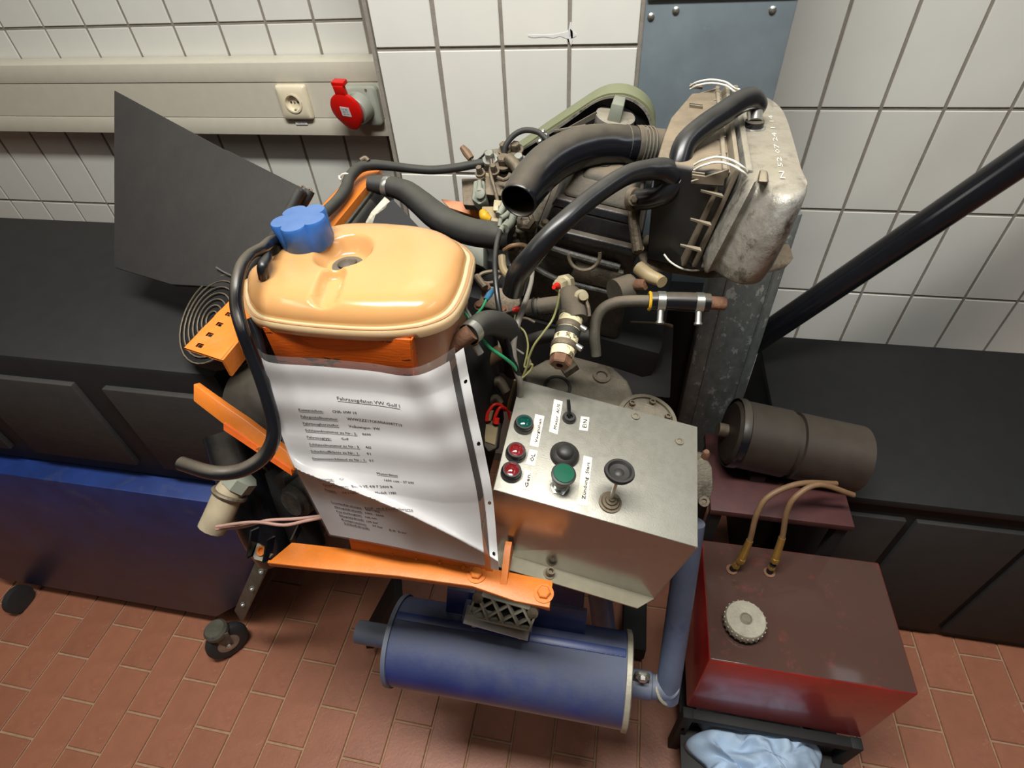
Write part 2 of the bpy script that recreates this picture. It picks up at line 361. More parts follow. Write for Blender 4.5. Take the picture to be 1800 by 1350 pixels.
MB().rings([rrect(g,.085,.092,.012,YF+.002), rrect(g,.085,.092,.012,YF-.012), rrect(g,.076,.082,.010,YF-.016)]).build('mounting_flange', 'socket_grey', s, ang=40)
MB().lathe((g.x-.006,YF-.014,g.z), (-.25,-1,-.12), [(.036,0),(.035,.02),(.031,.026)], 32).build('socket_collar', 'socket_grey', s)
for px,py in ((643,158),(652,207)):
    b = PY(px,py,YF-.015); MB().lathe(b, (0,-1,0), [(.0035,0),(.0035,.002)], 10).build('screw', 'screw_zinc', s)
n = V((-.16,-.93,-.22)).normalized(); lc = W(611,192,ray(611,192).y and (YF-.05)/ray(611,192).y)
xx, yy, _ = frame(n)
out = []
for k in range(40):
    t = k*2*math.pi/40; rr = .042
    dx, dz = math.cos(t)*rr, math.sin(t)*rr
    if math.sin(t) < -.75: dz *= 1+ (abs(math.sin(t))-.75)*.9
    out.append((dx,dz))
lidp = lambda x,z,h: lc + xx*x + yy*z + n*h
MB().rings([[lidp(x,z,0) for x,z in out], [lidp(x,z,.007) for x,z in out], [lidp(x*.9,z*.9,.010) for x,z in out]]).build('socket_lid', 'socket_red', s, ang=40)
hin = [(-.013,.034),(.016,.034),(.016,.060),(-.013,.060)]
MB().hull([lidp(x,z,-.004) for x,z in hin], [lidp(x*.95,z,.008) for x,z in hin]).build('lid_hinge', 'socket_red', s, bevel=.0015)
MB().hull([lidp(x,z,-.014) for x,z in ((-.015,.058),(.019,.058),(.019,.068),(-.015,.068))], [lidp(x,z,.005) for x,z in ((-.015,.058),(.019,.058),(.019,.068),(-.015,.068))]).build('hinge_block', 'socket_red', s, bevel=.0015)
MB().hull([lidp(x,z,.009) for x,z in ((-.013,-.011),(.012,-.013),(.013,.010),(-.012,.012))], [lidp(x,z,.0108) for x,z in ((-.013,-.011),(.012,-.013),(.013,.010),(-.012,.012))]).build('rating_plate', 'label_white', s)
for r_i in range(3):
    tm, tf = text_mesh(('16 A','380 V','3P+N')[r_i]); MB().add([lidp(-.008+.015*x, .004-.006*r_i+y*.005, .0112) for x,y in tm], tf).build('print', 'ink_soft', s, flat=True)
a = PY(644,216,YF); MB().box((a.x,YF-.002,a.z), (.03,.004,.006)).build('blue_print_strip', 'blue_grey', s, label='small blue strip')
# ------------------------------------------------------------------ galvanised panel, post
YG = 1.19
p = thing('metal_panel', (.14,YG,.62), 'flat bluish galvanised sheet panel on the wall behind the air filter', 'panel')
xl, xr = PY(1130,60,YG).x, PY(1386,70,YG).x
MB().box(((xl+xr)/2, YG+.02, 1.16), (xr-xl, .04, 1.1)).build('sheet', 'galvanised', p, bevel=.003)
zz = PY(1200,4,YG).z
MB().box(((xl+xr)/2, YG-.002, zz+.22), (xr-xl-.004, .008, .43)).build('upper_sheet', 'galvanised', p, bevel=.002)
for px,py in ((1144,29),(1188,18),(1358,17)):
    MB().lathe(PY(px,py,YG), (0,-1,0), [(.0062,0),(.006,.002),(.003,.0045),(.0001,.005)], 16).build('screw', 'screw_zinc', p)
# dark niche behind the engine: filled by an added black box
YS = 1.02
a, b, c_, d_ = PY(1240,495,YS), PY(1353,495,YS), PY(1291,790,YS), PY(1196,740,YS)
s = thing('steel_post', ((a.x+b.x)/2,YS,0), 'galvanised spangled steel channel post right of the engine', 'post')
xl2, xr2 = (a.x+d_.x)/2, (b.x+c_.x)/2
MB().prism([(xl2,YS,0),(xl2+.008,YS-.004,0),(xr2-.008,YS-.004,0),(xr2,YS,0),(xr2,YS+.05,0),(xl2,YS+.05,0)], V((0,0,1.06))).build('channel', 'galvanised_spangle', s, bevel=.001)
for fx in (.26,.86): MB().box((xl2+(xr2-xl2)*fx,YS-.006,.53), (.004,.004,1.05)).build('fold', 'galvanised_spangle', s)
# ================================================================== right side
b0 = PY(1262,644,1.16); b1 = PY(1440,523,1.16)
tag(MB().tube([b0, b0.lerp(b1,.5), b1, b1+(b1-b0)*3.2], [.029]*4, 20, 1).build('black_pipe', 'black_gloss'), 'slanting thick black pipe in front of the tiles on the right', 'pipe')
s = thing('black_cabinet', (.62,.95,0), 'low black equipment cabinet behind the red tank', 'cabinet')
MB().box((.77,1.04,.27), (.74,.5,.54)).build('body', 'black_matt', s, bevel=.006)
MB().box((.77,1.04,.552), (.76,.52,.02)).build('top_plate', 'black_matt', s, bevel=.003)
for i in range(3): MB().box((.53+.24*i,.785,.27), (.22,.012,.46)).build('door', 'black_cover', s, bevel=.003)
m0 = W(1288,760,1.12); m1 = W(1500,795,1.12); m1.y = m0.y
s = thing('electric_motor', (m0.x+.15,m0.y,.56), 'brownish black cylindrical motor lying behind the steel post', 'motor')
ax = (m1-m0).normalized(); ml = (m1-m0).length
MB().lathe(m0, ax, [(.030,-.012),(.058,-.008),(.066,0),(.066,.01),(.068,.012),(.068,ml*.42),(.062,ml*.43),(.062,ml*.47),(.067,ml*.48),(.067,ml),(.04,ml+.01)], 40).build('motor_body', 'motor_brown', s)
MB().lathe(m0, ax, [(.069,-.004),(.071,0),(.071,.010),(.069,.012)], 40, caps=False).build('end_ring', 'black_gloss', s)
MB().lathe(m0-ax*.03, ax, [(.014,0),(.014,.03)], 16).build('shaft', 'steel_dirty', s)
for k in (.25,.75): MB().box(m0+ax*ml*k-V((0,0,.075)), (.03,.10,.03)).build('foot', 'motor_brown', s, bevel=.003)
pz = m0.z-.095
bx_ = (PZ(1270,820,pz).x+PZ(1392,840,pz).x)/2+.03
t_ = thing('motor_table', (bx_,m0.y-.03,0), 'dark maroon steel table plate on thin legs under the brownish motor', 'table')
MB().box((bx_, m0.y-.03, pz), (.26,.20,.016)).build('base_plate', 'maroon', t_, bevel=.002)
for x in (-.115,.115):
    for y in (-.085,.085): MB().box((bx_+x, m0.y-.03+y, (pz-.008)/2), (.02,.02,pz-.008)).build('leg', 'black_matt', t_)
# cast bracket right of the control box
q = W(1238,850,.86)
s = thing('cast_bracket', q, 'dirty cast aluminium bracket right of the control box', 'bracket')
pl = [W(x,y,.86) for x,y in ((1215,815),(1232,805),(1240,806),(1252,822),(1254,858),(1246,886),(1236,892),(1225,885),(1212,850))]
MB().prism(pl, V((.0,.03,-.02))).build('casting', 'cast_alu', s, bevel=.003)
MB().lathe(W(1237,881,.845), V((0,-.6,.8)), [(.008,0),(.008,.004),(.004,.004),(.0035,.001),(.0001,.001)], 16).build('bolt_eye', 'steel_dirty', s)
MB().lathe(W(1240,800,.86), V((0,-.1,1)), [(.006,-.012),(.006,.006),(.004,.01)], 10).build('stud', 'rust', s)
# ------------------------------------------------------------------ red tank
ZR = .50; xa = PZ(1234,950,ZR).x; yb = PZ(1232,948,ZR).y; yf = PZ(1245,1160,ZR).y; xb = xa+.34
zbot = PY(1212,1243,yf).z
s = thing('red_tank', ((xa+xb)/2,(yf+yb)/2,zbot), 'glossy red steel oil tank with dusty lid in the lower right corner', 'tank')
zbot = min(zbot, ZR-.08)
MB().box(((xa+xb)/2,(yf+yb)/2,(ZR+zbot)/2), (xb-xa,yb-yf,ZR-zbot)).build('tank_body', 'red_paint', s, bevel=.004, seg=3)
cc = PZ(1309,1092,ZR+.02)
MB().lathe((cc.x+.002,cc.y-.002,ZR), (0,0,1), [(.033,0),(.033,.014)], 36).build('filler_neck', 'black_matt', s)
fc = MB().lathe((cc.x,cc.y,ZR+.012), (0,0,1), [(.034,0),(.036,.002),(.036,.016),(.034,.019),(.0001,.019)], 36).build('filler_cap', 'disc_grey', s)
MB().lathe((cc.x,cc.y,ZR+.031), (0,0,1), [(.011,0),(.011,.001),(.009,.0015),(.008,.0005),(.0001,.0005)], 24).build('cap_boss', 'cast_alu', fc)
for k in range(24):
    t = k*math.pi/12; MB().box((cc.x+.036*math.cos(t), cc.y+.036*math.sin(t), ZR+.02), (.003,.003,.013), Matrix.Rotation(t,3,'Z')).build('grip_rib', 'disc_grey', fc)
hg = 'hydraulic hoses on the red tank'
for i, (bx,by, pts, lab) in enumerate((((1286,1000),None,[(1302,985),(1318,950),(1330,905),(1352,872),(1406,850),(1470,850)],'thin brown hydraulic hose nearer the control box'),
                                ((1352,1005),None,[(1362,985),(1375,945),(1383,900),(1400,872),(1440,852),(1500,870)],'thin brown hydraulic hose further right on the red tank'))):
    z0_ = PZ(bx[0],bx[1],ZR) if isinstance(bx,tuple) else None
    base = PZ(bx[0],bx[1]+2,ZR)
    h = thing('hydraulic_hose', base, lab, 'hose', hg)
    db = (base-C0).dot(R @ V((0,0,1))); top = W(pts[0][0],pts[0][1],db-.03); dirn = (top-base).normalized()
    MB().lathe(base, (0,0,1), [(.011,0),(.011,.003),(.006,.004)], 20).build('flange_ring', 'rust', h)
    MB().lathe(base+dirn*.004, dirn, [(.0065,0),(.0065,(top-base).length*.55)], 12).build('fitting', 'black_matt', h)
    MB().hexbolt(base+dirn*(top-base).length*.35, dirn, .008, .012, 0).build('union_nut', 'brass', h)
    MB().hexbolt(top-dirn*.006, dirn, .0085, .014, 0).build('union_nut', 'brass', h)
    dd = [db-.03,db-.055,db-.085,db-.10,db-.10,db-.08]
    MB().tube([W(x,y,dd[j]) for j,(x,y) in enumerate(pts)], [.0052]*len(pts), 12).build('hose_tube', 'hose_brown', h)
    MB().tube([W(x,y,dd[j]) for j,(x,y) in enumerate(pts[:2])], [.008,.0065], 12, 1).build('ferrule', 'brass', h)
# rack under the red tank, with blue cloth
xk = xa+.004
s = thing('steel_rack', ((xa+xb)/2,.5,0), 'dark steel rack carrying the red tank above the blue cloth', 'rack')
yk0, yk1 = yf-.02, yb+.05
for x in (xk, xb-.01):
    for y in (yk0+.01, yk1-.01): MB().box((x,y,(zbot-.003)/2), (.022,.022,zbot-.003)).build('leg', 'black_matt', s, bevel=.002)
MB().box((xk,yk0+.002,.16), (.006,.006,.02)).build('foot_bolt', 'screw_zinc', s)
for y in (yk0+.01, yk1-.01): MB().box(((xk+xb)/2,y,zbot-.016), (xb-xk,.02,.024)).build('rail', 'black_matt', s, bevel=.002)
MB().box(((xk+xb)/2,(yk0+yk1)/2-.07,.118), (xb-xk,yk1-yk0+.14,.008)).build('shelf', 'black_cover', s, bevel=.002)
MB().bar((xk-.012,yk0-.012,.12), (xk-.012,yk0-.012,zbot-.005), .006,.012).build('edge_strip', 'galvanised', s)
def crumple(cx, cy, z, rx, ry, h, seed, n=80):
    rnd = random.Random(seed); fold = [(rnd.uniform(0,6.3), rnd.uniform(9,26), rnd.uniform(0,6)) for _ in range(12)]; G = []
    bl = [(rnd.uniform(-.7,.7),rnd.uniform(-.7,.7),rnd.uniform(.2,.5),rnd.uniform(.4,1)) for _ in range(8)]
    for i in range(n):
        row = []
        for j in range(n):
            a, b = i/(n-1)*2-1, j/(n-1)*2-1; rr = max(abs(a),abs(b))
            env = max(0, 1-rr**2.5); hh = 0
            for t,f,p_ in fold: hh += (1-abs(math.sin((a*math.cos(t)+b*math.sin(t))*f*.35+p_+1.1*math.sin(3*a+4*b+p_))))**.7*.17
            bb = sum(w_*math.exp(-((a-x)**2+(b-y)**2)/(s_*s_)) for x,y,s_,w_ in bl)/2
            k = 1-.10*math.sin(7*math.atan2(b,a)+seed)
            row.append(V((cx+a*rx*k+.01*math.sin(9*b+seed), cy+b*ry*k+.01*math.cos(8*a), z+.004+env**.5*h*(.35+.45*bb+.5*hh))))
        G.append(row)
    return MB().grid(G)
cl = PZ(1300,1325,.26)
tag(crumple(.378,.365,.125,.125,.10,.08,3).build('cleaning_cloth', 'cloth_blue', solid=.0015, ang=60), 'crumpled pale blue cleaning cloth lying under the red tank', 'cloth')
# ================================================================== exhaust
s = thing('muffler', (-.14,.37,.42), 'large blue cylindrical exhaust muffler lying low under the orange bar', 'muffler')
mc = V((0,.37,.505)); xm0, xm1 = PY(700,1118,.37).x, PY(1102,1183,.37).x; rm = .078
MB().lathe((xm0,.37,.505), (1,0,0), [(rm,0),(rm,xm1-xm0)], 64).build('muffler_shell', 'blue_paint', s)
for x,sg,mm in ((xm0,-1,'blue_grey'),(xm1,1,'disc_grey')):
    MB().lathe((x,.37,.505), (sg,0,0), [(rm,-.004),(rm+.0035,-.003),(rm+.0035,.005),(rm-.002,.007),(rm-.006,.002),(.03,.0)], 64).build('end_rim', mm, s)
t = math.radians(100); c_ = V((0,-math.cos(t),math.sin(t)))
MB().box(((xm0+xm1)/2,.37+c_.y*(rm+.001),.505+c_.z*(rm+.001)), (xm1-xm0-.012,.014,.005), Matrix.Rotation(math.radians(10),3,'X')).build('seam_strip', 'blue_dark', s, bevel=.001)
sp = MB()
for i in range(14): sp.lathe((xm1-.015-.008*i,.37+c_.y*(rm+.004)-.006,.505+c_.z*(rm+.004)-.002), c_, [(.0016,0),(.0012,.0006)], 8)
sp.build('spot_weld', 'screw_zinc', s, kind='stuff')
pi = W(612,1105,1.02); pi.y = .37
MB().lathe((xm0+.01,.37,.510), (-1,0,0), [(.021,0),(.021,xm0+.01-pi.x),(.019,xm0+.01-pi.x),(.018,.05)], 32).build('inlet_pipe', 'blue_grey', s)
s2 = thing('exhaust_pipe', (.13,.37,.4), 'dull blue grey mitred exhaust pipe rising at the right of the muffler', 'exhaust pipe')
xo = PY(1172,1205,.37).x; zo = .492
tp = MB().rings([[V((x0_,.37+.021*math.sin(k*math.pi/14),zo+.021*math.cos(k*math.pi/14))) for k in range(28)] for x0_ in (xm1+.004, xm1+.03)] + [[V((xo+.021*math.cos(k*math.pi/14)*1.0,.37+.021*math.sin(k*math.pi/14),zo+.021*math.cos(k*math.pi/14))) for k in range(28)]])
tp.build('outlet_pipe', 'blue_grey', s2)
up = V((.0,.22,.42)).normalized()
MB().tube([V((xo+.004,.37,zo))-up*.018, V((xo+.004,.37,zo))+up*.33], .0205, 28, 1).build('riser_pipe', 'blue_grey', s2)
MB().torus(V((xo-.002,.37,zo)), V((1,0,.9)), .024, .003, 28, 8).build('weld_bead', 'disc_grey', s2)
MB().lathe((xm1+.010,.37,zo), (1,0,0), [(.0225,0),(.024,.001),(.024,.034),(.0225,.036)], 32).build('pipe_clamp', 'blue_grey', s2)
MB().prism([V((xm1+.014+a,.37-.004,zo+b)) for a,b in ((-.004,.015),(.026,.015),(.024,.052),(.018,.058),(.005,.058),(-.001,.052))], V((0,.006,0))).build('clamp_ear', 'leg_grey', s2, bevel=.001)
MB().hexbolt((xm1+.026,.366,zo+.047), (0,-1,0), .0075, .007).build('bolt', 'screw_zinc', s2)
# ================================================================== stand (blue) with mount
s = thing('engine_stand', (-.05,.62,0), 'dark blue steel engine stand behind the muffler', 'stand')
def plate_y(name, px, y, th, m, par, **k): return MB().prism([PY(a,b,y) for a,b in px], V((0,th,0))).build(name, m, par, **k)
plate_y('mount_plate', [(786,1035),(1032,1075),(1026,1135),(1000,1142),(782,1098)], .408, .006, 'blue_paint', s, bevel=.001)
MB().box((-.06,.62,.30), (.09,.09,.56)).build('column', 'blue_dark', s, bevel=.004)
MB().tube([W(1050,1010,1.12), W(1062,1105,1.18)], .024, 20, 1).build('strut', 'blue_grey', s)
MB().box((-.08,.86,.06), (.40,.06,.06)).build('base_rail', 'black_matt', s, bevel=.003)
for x in (-.28,.12):
    MB().box((x,.80,.06), (.06,.42,.06)).build('base_rail', 'black_matt', s, bevel=.003)
    for y in (.64,.96): MB().lathe((x-.012,y,.028), (1,0,0), [(.014,0),(.028,.003),(.028,.021),(.014,.024)], 24).build('castor_wheel', 'rubber_tyre', s)
MB().bar(W(700,1030,1.35), W(650,1120,1.5), .06,.02).build('brace', 'black_matt', s)
for px,py in ((785,1090),(955,1122),(1012,1128)): MB().hexbolt(PY(px,py,.407), (0,-1,0), .005,.005).build('bolt', 'screw_zinc', s)
# rubber engine mount with diamond lattice
s = thing('engine_mount', W(885,1090,.93), 'worn grey engine mount with diamond lattice between orange bar and muffler', 'engine mount')
ym = .378
mn = V((0,-.72,.69)); mp = PY(885,1075,ym)
A, B, C_, D_ = [PN(x,y,mp,mn) for x,y in ((838,1044),(944,1074),(930,1108),(822,1084))]
def mix2(u, v): return (A*(1-u)+B*u)*(1-v) + (D_*(1-u)+C_*u)*v
MB().prism([mix2(u,v)-mn*.016 for u,v in ((0,0),(1,0),(1,1),(0,1))], -mn*.02).build('core', 'black_matt', s)
for (u0,v0,u1,v1) in ((0,0,1,0),(0,1,1,1),(0,0,0,1),(1,0,1,1)):
    MB().bar(mix2(u0,v0)-mn*.009, mix2(u1,v1)-mn*.009, .0035, .022, up=mn).build('frame_bar', 'disc_grey', s, bevel=.0008)
for i in range(-1,4):
    for sgn in (0,1):
        u0, u1 = .25*i, .25*i+.34; va, vb = 0, 1
        if u0 < 0: va = -u0/(u1-u0); u0 = 0
        if u1 > 1: vb = va+(1-va)*(1-u0)/(u1-u0); u1 = 1
        if sgn: va, vb = 1-va, 1-vb
        MB().bar(mix2(u0,va)-mn*(.004+.002*sgn), mix2(u1,vb)-mn*(.004+.002*sgn), .0035,.010, up=mn).build('lattice_bar', 'disc_grey', s)
for u in (.04,.95): MB().lathe(mix2(u,.14)-mn*.02, mn, [(.009,0),(.009,.022),(.004,.023)], 16).build('bush', 'steel_dirty', s)
lp = MB().prism([PY(x,y,.372) for x,y in ((812,1082),(935,1112),(930,1128),(812,1097))], V((0,.03,0))).build('saddle', 'blue_paint', s, bevel=.002)
MB().bar(PY(818,1079,.368), PY(930,1110,.368), .03,.003).build('lip_plate', 'screw_zinc', s)
for px,py in ((834,1092),(915,1113)): MB().hexbolt(PY(px,py,.364), (0,-.5,-.85), .006,.008).build('bolt', 'screw_zinc', s)
# ================================================================== orange frame
ZO = .845
s = thing('orange_bracket_frame', PZ(700,1000,ZO), 'orange painted steel bracket bar across the front under the document', 'bracket')
bar = [(513,953),(600,963),(720,976),(850,996),(972,1021),(966,1068),(905,1056),(830,1030),(700,1012),(560,999),(470,989)]
MB().prism([PZ(a,b,ZO) for a,b in bar], V((0,0,-.006))).build('front_bar', 'orange', s, bevel=.0012)
MB().prism([PZ(a,b,ZO-.004)+V((0,.0,0)) for a,b in ((470,989),(560,999),(700,1012),(830,1030),(966,1068))] + [PZ(a,b,ZO-.004)+V((0,.004,0)) for a,b in ((966,1068),(830,1030),(700,1012),(560,999),(470,989))], V((0,0,-.010))).build('bar_lip', 'orange', s)
up_ = [PZ(618,966,ZO),PZ(866,1005,ZO)]
a, b = up_
MB().hull([a,b,b+V((0,.004,0)),a+V((0,.004,0))], [a+V((-.010,.03,.07)),b+V((-.02,.03,.07)),b+V((-.02,.034,.07)),a+V((-.010,.034,.07))]).build('upright_plate', 'orange', s)
for i in range(5): MB().lathe(PZ(651+41*i,968+6*i+i*i*.4,ZO-.001), (0,-.3,1), [(.0035,0),(.003,.004),(.001,.006)], 10).build('weld_bead', 'orange', s)
g0 = PZ(884,1028,ZO)
MB().hull([g0+V((-.004,0,0)),g0+V((.005,0,0)),g0+V((.005,.05,0)),g0+V((-.004,.05,0))], [g0+V((-.004,.04,.028)),g0+V((.005,.04,.028)),g0+V((.005,.05,.028)),g0+V((-.004,.05,.028))]).build('gusset', 'orange', s)
for px,py in ((838,1010),(956,1044)): MB().hexbolt(PZ(px,py,ZO), (0,0,1), .009, .008, 1.5).build('bolt', 'orange', s, ang=30)
# tank bracket under the tank flange
YT = .4485
plate = [(462,574),(520,585),(620,592),(722,588),(726,650),(722,672),(640,668),(500,652)]
MB().prism([PY(a,b,YT) for a,b in ((461,576),(721,598),(727,672),(497,655))], V((0,.004,0))).build('tank_bracket', 'orange_worn', s, bevel=.001)
q0, q1 = PY(721,598,YT), PY(727,672,YT)
MB().hull([q0,q0+V((.002,0,0)),q1+V((.002,0,0)),q1], [p+V((0,.11,0)) for p in (q0,q0+V((.002,0,0)),q1+V((.002,0,0)),q1)]).build('bracket_side', 'orange_worn', s)
MB().hull([PY(600,655,YT+.001),PY(640,655,YT+.001),PY(640,655,YT+.007),PY(600,655,YT+.007)],[PZ(700,985,ZO)+V((0,.05,.05)),PZ(740,990,ZO)+V((0,.05,.05)),PZ(740,990,ZO)+V((0,.056,.05)),PZ(700,985,ZO)+V((0,.056,.05))]).build('support_strap', 'orange', s)
# perforated rail along the radiator
ra0, ra1 = PZ(654,287,1.17), PZ(409,560,1.17); rd = (ra1-ra0).normalized(); rn = V((-rd.y,rd.x,0))
rw = .022
far_l, far_r, nr_l, nr_r = PZ(636,288,1.17), PZ(664,300,1.17), PZ(372,560,1.17), PZ(432,580,1.17)
s2 = thing('perforated_rail', ra1, 'orange perforated steel rail running back along the radiator', 'rail')
nl = 26; rl = MB()
def rp(t, u, h=0): p = (far_l*(1-u)+far_r*u)*(1-t) + (nr_l*(1-u)+nr_r*u)*t; return p+V((0,0,h))
G = []
ts = []
for i in range(nl*3+1): ts.append(-.02+1.14*i/(nl*3))
us = [0,.22,.38,1]
for h,flip in ((0,0),(-.003,1)):
    for i in range(len(ts)-1):
        for j in range(3):
            if i % 3 == 1 and j == 1: continue
            rl.add([rp(ts[i],us[j],h),rp(ts[i+1],us[j],h),rp(ts[i+1],us[j+1],h),rp(ts[i],us[j+1],h)], [(0,1,2,3)])
for u in (0,1): rl.hull([rp(ts[0],u),rp(ts[-1],u),rp(ts[-1],u,-.003),rp(ts[0],u,-.003)],[rp(ts[0],u+(.01 if u==0 else -.01)),rp(ts[-1],u+(.01 if u==0 else -.01)),rp(ts[-1],u+(.01 if u==0 else -.01),-.003),rp(ts[0],u+(.01 if u==0 else -.01),-.003)])
rl.build('holed_strip', 'orange', s2, flat=True)
MB().hull([rp(-.02,1),rp(1.12,1),rp(1.12,1,-.025),rp(-.02,1,-.025)], [rp(-.02,1.0)+V((.003,0,0)),rp(1.12,1.0)+V((.003,0,0)),rp(1.12,1,-.025)+V((.003,0,0)),rp(-.02,1,-.025)+V((.003,0,0))]).build('rail_flange', 'orange', s2)
# lower brace
s2 = thing('orange_brace', W(400,730,.80), 'short slanting orange brace left of the document behind the black hose', 'brace')
p0, p1 = [W(x,y,.80) for x,y in ((340,675),(508,808))], [W(x,y,.80) for x,y in ((340,708),(505,845))]
q = [W(340,675,.80),W(393,713,.79),W(430,738,.785),W(512,800,.775),W(516,828,.775),W(430,770,.785),W(393,746,.79),W(340,705,.80)]
MB().prism(q, V((.003,.008,-.004))).build('flat_bar', 'orange', s2, bevel=.001)
MB().hull([W(393,744,.788),W(512,826,.773),W(513,836,.773),W(393,756,.788)], [p+V((0,.02,0)) for p in (W(393,744,.788),W(512,826,.773),W(513,836,.773),W(393,756,.788))]).build('bar_lip', 'orange_worn', s2)
# ================================================================== radiator side
s = thing('radiator', (-.42,.7,.80), 'dusty black car radiator standing behind the expansion tank', 'radiator')
e0, e1 = PZ(686,318,1.155), PZ(500,560,1.155)
f0, f1 = PZ(664,300,1.155), PZ(440,590,1.155)
zb_ = .80
MB().hull([V((p.x,p.y,zb_)) for p in (f0,e0,e1,f1)], [V((p.x,p.y,1.14)) for p in (f0,e0,e1,f1)]).build('core', 'black_matt', s, bevel=.003)
MB().hull([V((p.x,p.y,1.125)) for p in (f0,e0,e1,f1)], [V((p.x,p.y,1.155)) for p in (f0+V((.006,-.01,0)),e0+V((-.008,-.01,0)),e1+V((-.008,.0,0)),f1+V((.006,0,0)))]).build('end_tank', 'rubber_matt', s, bevel=.008, seg=3)
for fx in (.25,.5): MB().bar(f0.lerp(e0,fx+.1)+V((0,-.01,.002)), f1.lerp(e1,fx+.1)+V((0,0,.002)), .005,.006).build('tank_rib', 'rubber_matt', s, bevel=.001)
pb = [W(x,y,.86) for x,y in ((676,345),(684,352),(678,365),(660,378),(655,392),(645,398),(642,390),(652,372))]
MB().prism(pb, V((.004,0,-.004))).build('side_bracket', 'disc_grey', s, bevel=.001)
MB().hull([W(x,y,.86) for x,y in ((690,350),(742,405),(640,405),(650,385))], [W(x,y,.9) for x,y in ((690,350),(742,405),(640,405),(650,385))]).build('fan_shroud', 'black_matt', s)
MB().lathe(W(668,325,.93), W(690,328,.93)-W(668,325,.93), [(.012,-.02),(.016,0),(.016,.03)], 20).build('hose_neck', 'rubber_matt', s)
# black cover lying over the left rear
s = thing('black_cover_panel', W(440,420,.9), 'flat matt black cover panel leaning on the left above the radiator', 'panel')
cn = V((-.25,-.62,.75)).normalized(); cp = W(440,400,.86)
k = [PN(a,b,cp,cn) for a,b in ((200,158),(300,212),(393,262),(400,264),(525,327),(531,333),(497,395),(430,492),(420,507),(300,500),(200,470))]
MB().prism(k, -cn*.012).build('cover_sheet', 'black_cover', s, bevel=.002)
MB().tube([PN(a,b,cp+cn*.002,cn) for a,b in ((528,335),(492,400),(436,478),(422,505))], .0075, 12).build('rolled_edge', 'rubber_matt', s)
MB().tube([PN(a,b,cp-cn*.02,cn) for a,b in ((545,335),(536,352),(500,410))], .0075, 12).build('rolled_edge', 'rubber_matt', s)
MB().tube([W(x,y,.87) for x,y in ((522,326),(528,330),(533,327),(538,333),(546,332),(548,340))], .0016, 8).build('spring_clip', 'steel_dirty', s)
MB().tube([PN(a,b,cp+cn*.004,cn) for a,b in ((380,470),(393,478),(412,487))], .0014, 8).build('wire_stay', 'screw_zinc', s)
# fan grille behind the hose at left edge
s = thing('fan_grille', W(400,530,.83), 'dark wire fan grille at the left edge behind the hose', 'grille')
MB().lathe(W(372,560,.86), V((-.3,-.5,.8)), [(.075,-.03),(.075,0)], 32).build('grille_housing', 'black_matt', s)
for i in range(7): MB().torus(W(372,560,.855), V((-.3,-.5,.8)), .012+.010*i, .0012, 32, 6).build('grille_ring', 'steel_dirty', s)
# filler under the rail : black drum and big dark pipes
s = thing('black_drum', W(440,680,.9), 'shiny black rounded drum under the orange rail left of the document', 'drum')
MB().lathe(W(455,700,.88), V((-.1,-.55,.75)), [(.055,-.12),(.066,-.11),(.068,-.02),(.066,.0),(.058,.012),(.04,.018),(.0001,.02)], 40).build('drum_body', 'black_gloss', s)
s = thing('dark_duct_pipe', W(455,880,.9), 'dark brown vertical pipe behind the thin wires lower left', 'pipe')
MB().tube([W(400,760,.93),W(428,850,.93),W(462,935,.95),W(480,975,.98)], [.038,.038,.036,.03], 24).build('pipe_body', 'black_gloss', s)
MB().tube([W(470,830,.96),W(520,900,.97),W(545,960,1.0)], [.03,.03,.028], 20).build('pipe_branch', 'black_matt', s)
s = thing('gear_casing', W(560,880,1.0), 'dark greasy casing partly hidden behind the document sheet', 'casing')
MB().box((-.26,.58,.93), (.16,.20,.24)).build('casing', 'black_matt', s, bevel=.02, seg=3)
MB().lathe(W(520,880,.9), V((-.3,-1,.3)), [(.03,-.05),(.03,0),(.022,.004),(.022,.01),(.0001,.01)], 24).build('cover_boss', 'cast_iron', s)
MB().lathe(W(495,845,.9), V((-.3,-1,.3)), [(.012,-.05),(.012,.004),(.0001,.006)], 16).build('cover_boss', 'cast_iron', s)
# cream elbow at left edge
s = thing('cream_elbow', W(400,880,.84), 'cream plastic elbow pipe with clamp at the left edge', 'pipe')
pxtube([(420,845,.84,22),(402,868,.84,25),(385,905,.84,25),(372,930,.84,24)]).build('elbow_pipe', 'cream_dark', s)
MB().torus(W(403,868,.84), W(402,868,.84)-W(385,905,.84), .0225,.004, 28).build('hose_clamp', 'steel_dirty', s)
MB().lathe(W(418,848,.84), W(420,845,.84)-W(402,868,.84), [(.0245,-.006),(.0245,.012),(.02,.014)], 8).build('collar', 'grey_plastic', s)
tag(pxtube([(380,926,.80,3),(420,920,.80,3),(455,918,.80,3),(500,923,.80,3),(540,915,.80,3),(575,908,.80,3)]).build('thin_wire', 'wire_pink'), 'lower of two thin pinkish wires crossing to the document', 'wire')
tag(pxtube([(380,930,.81,3),(425,926,.81,3),(470,915,.81,3),(520,912,.81,3),(575,906,.81,3)]).build('thin_wire', 'wire_pink'), 'upper of two thin pinkish wires crossing to the document', 'wire')
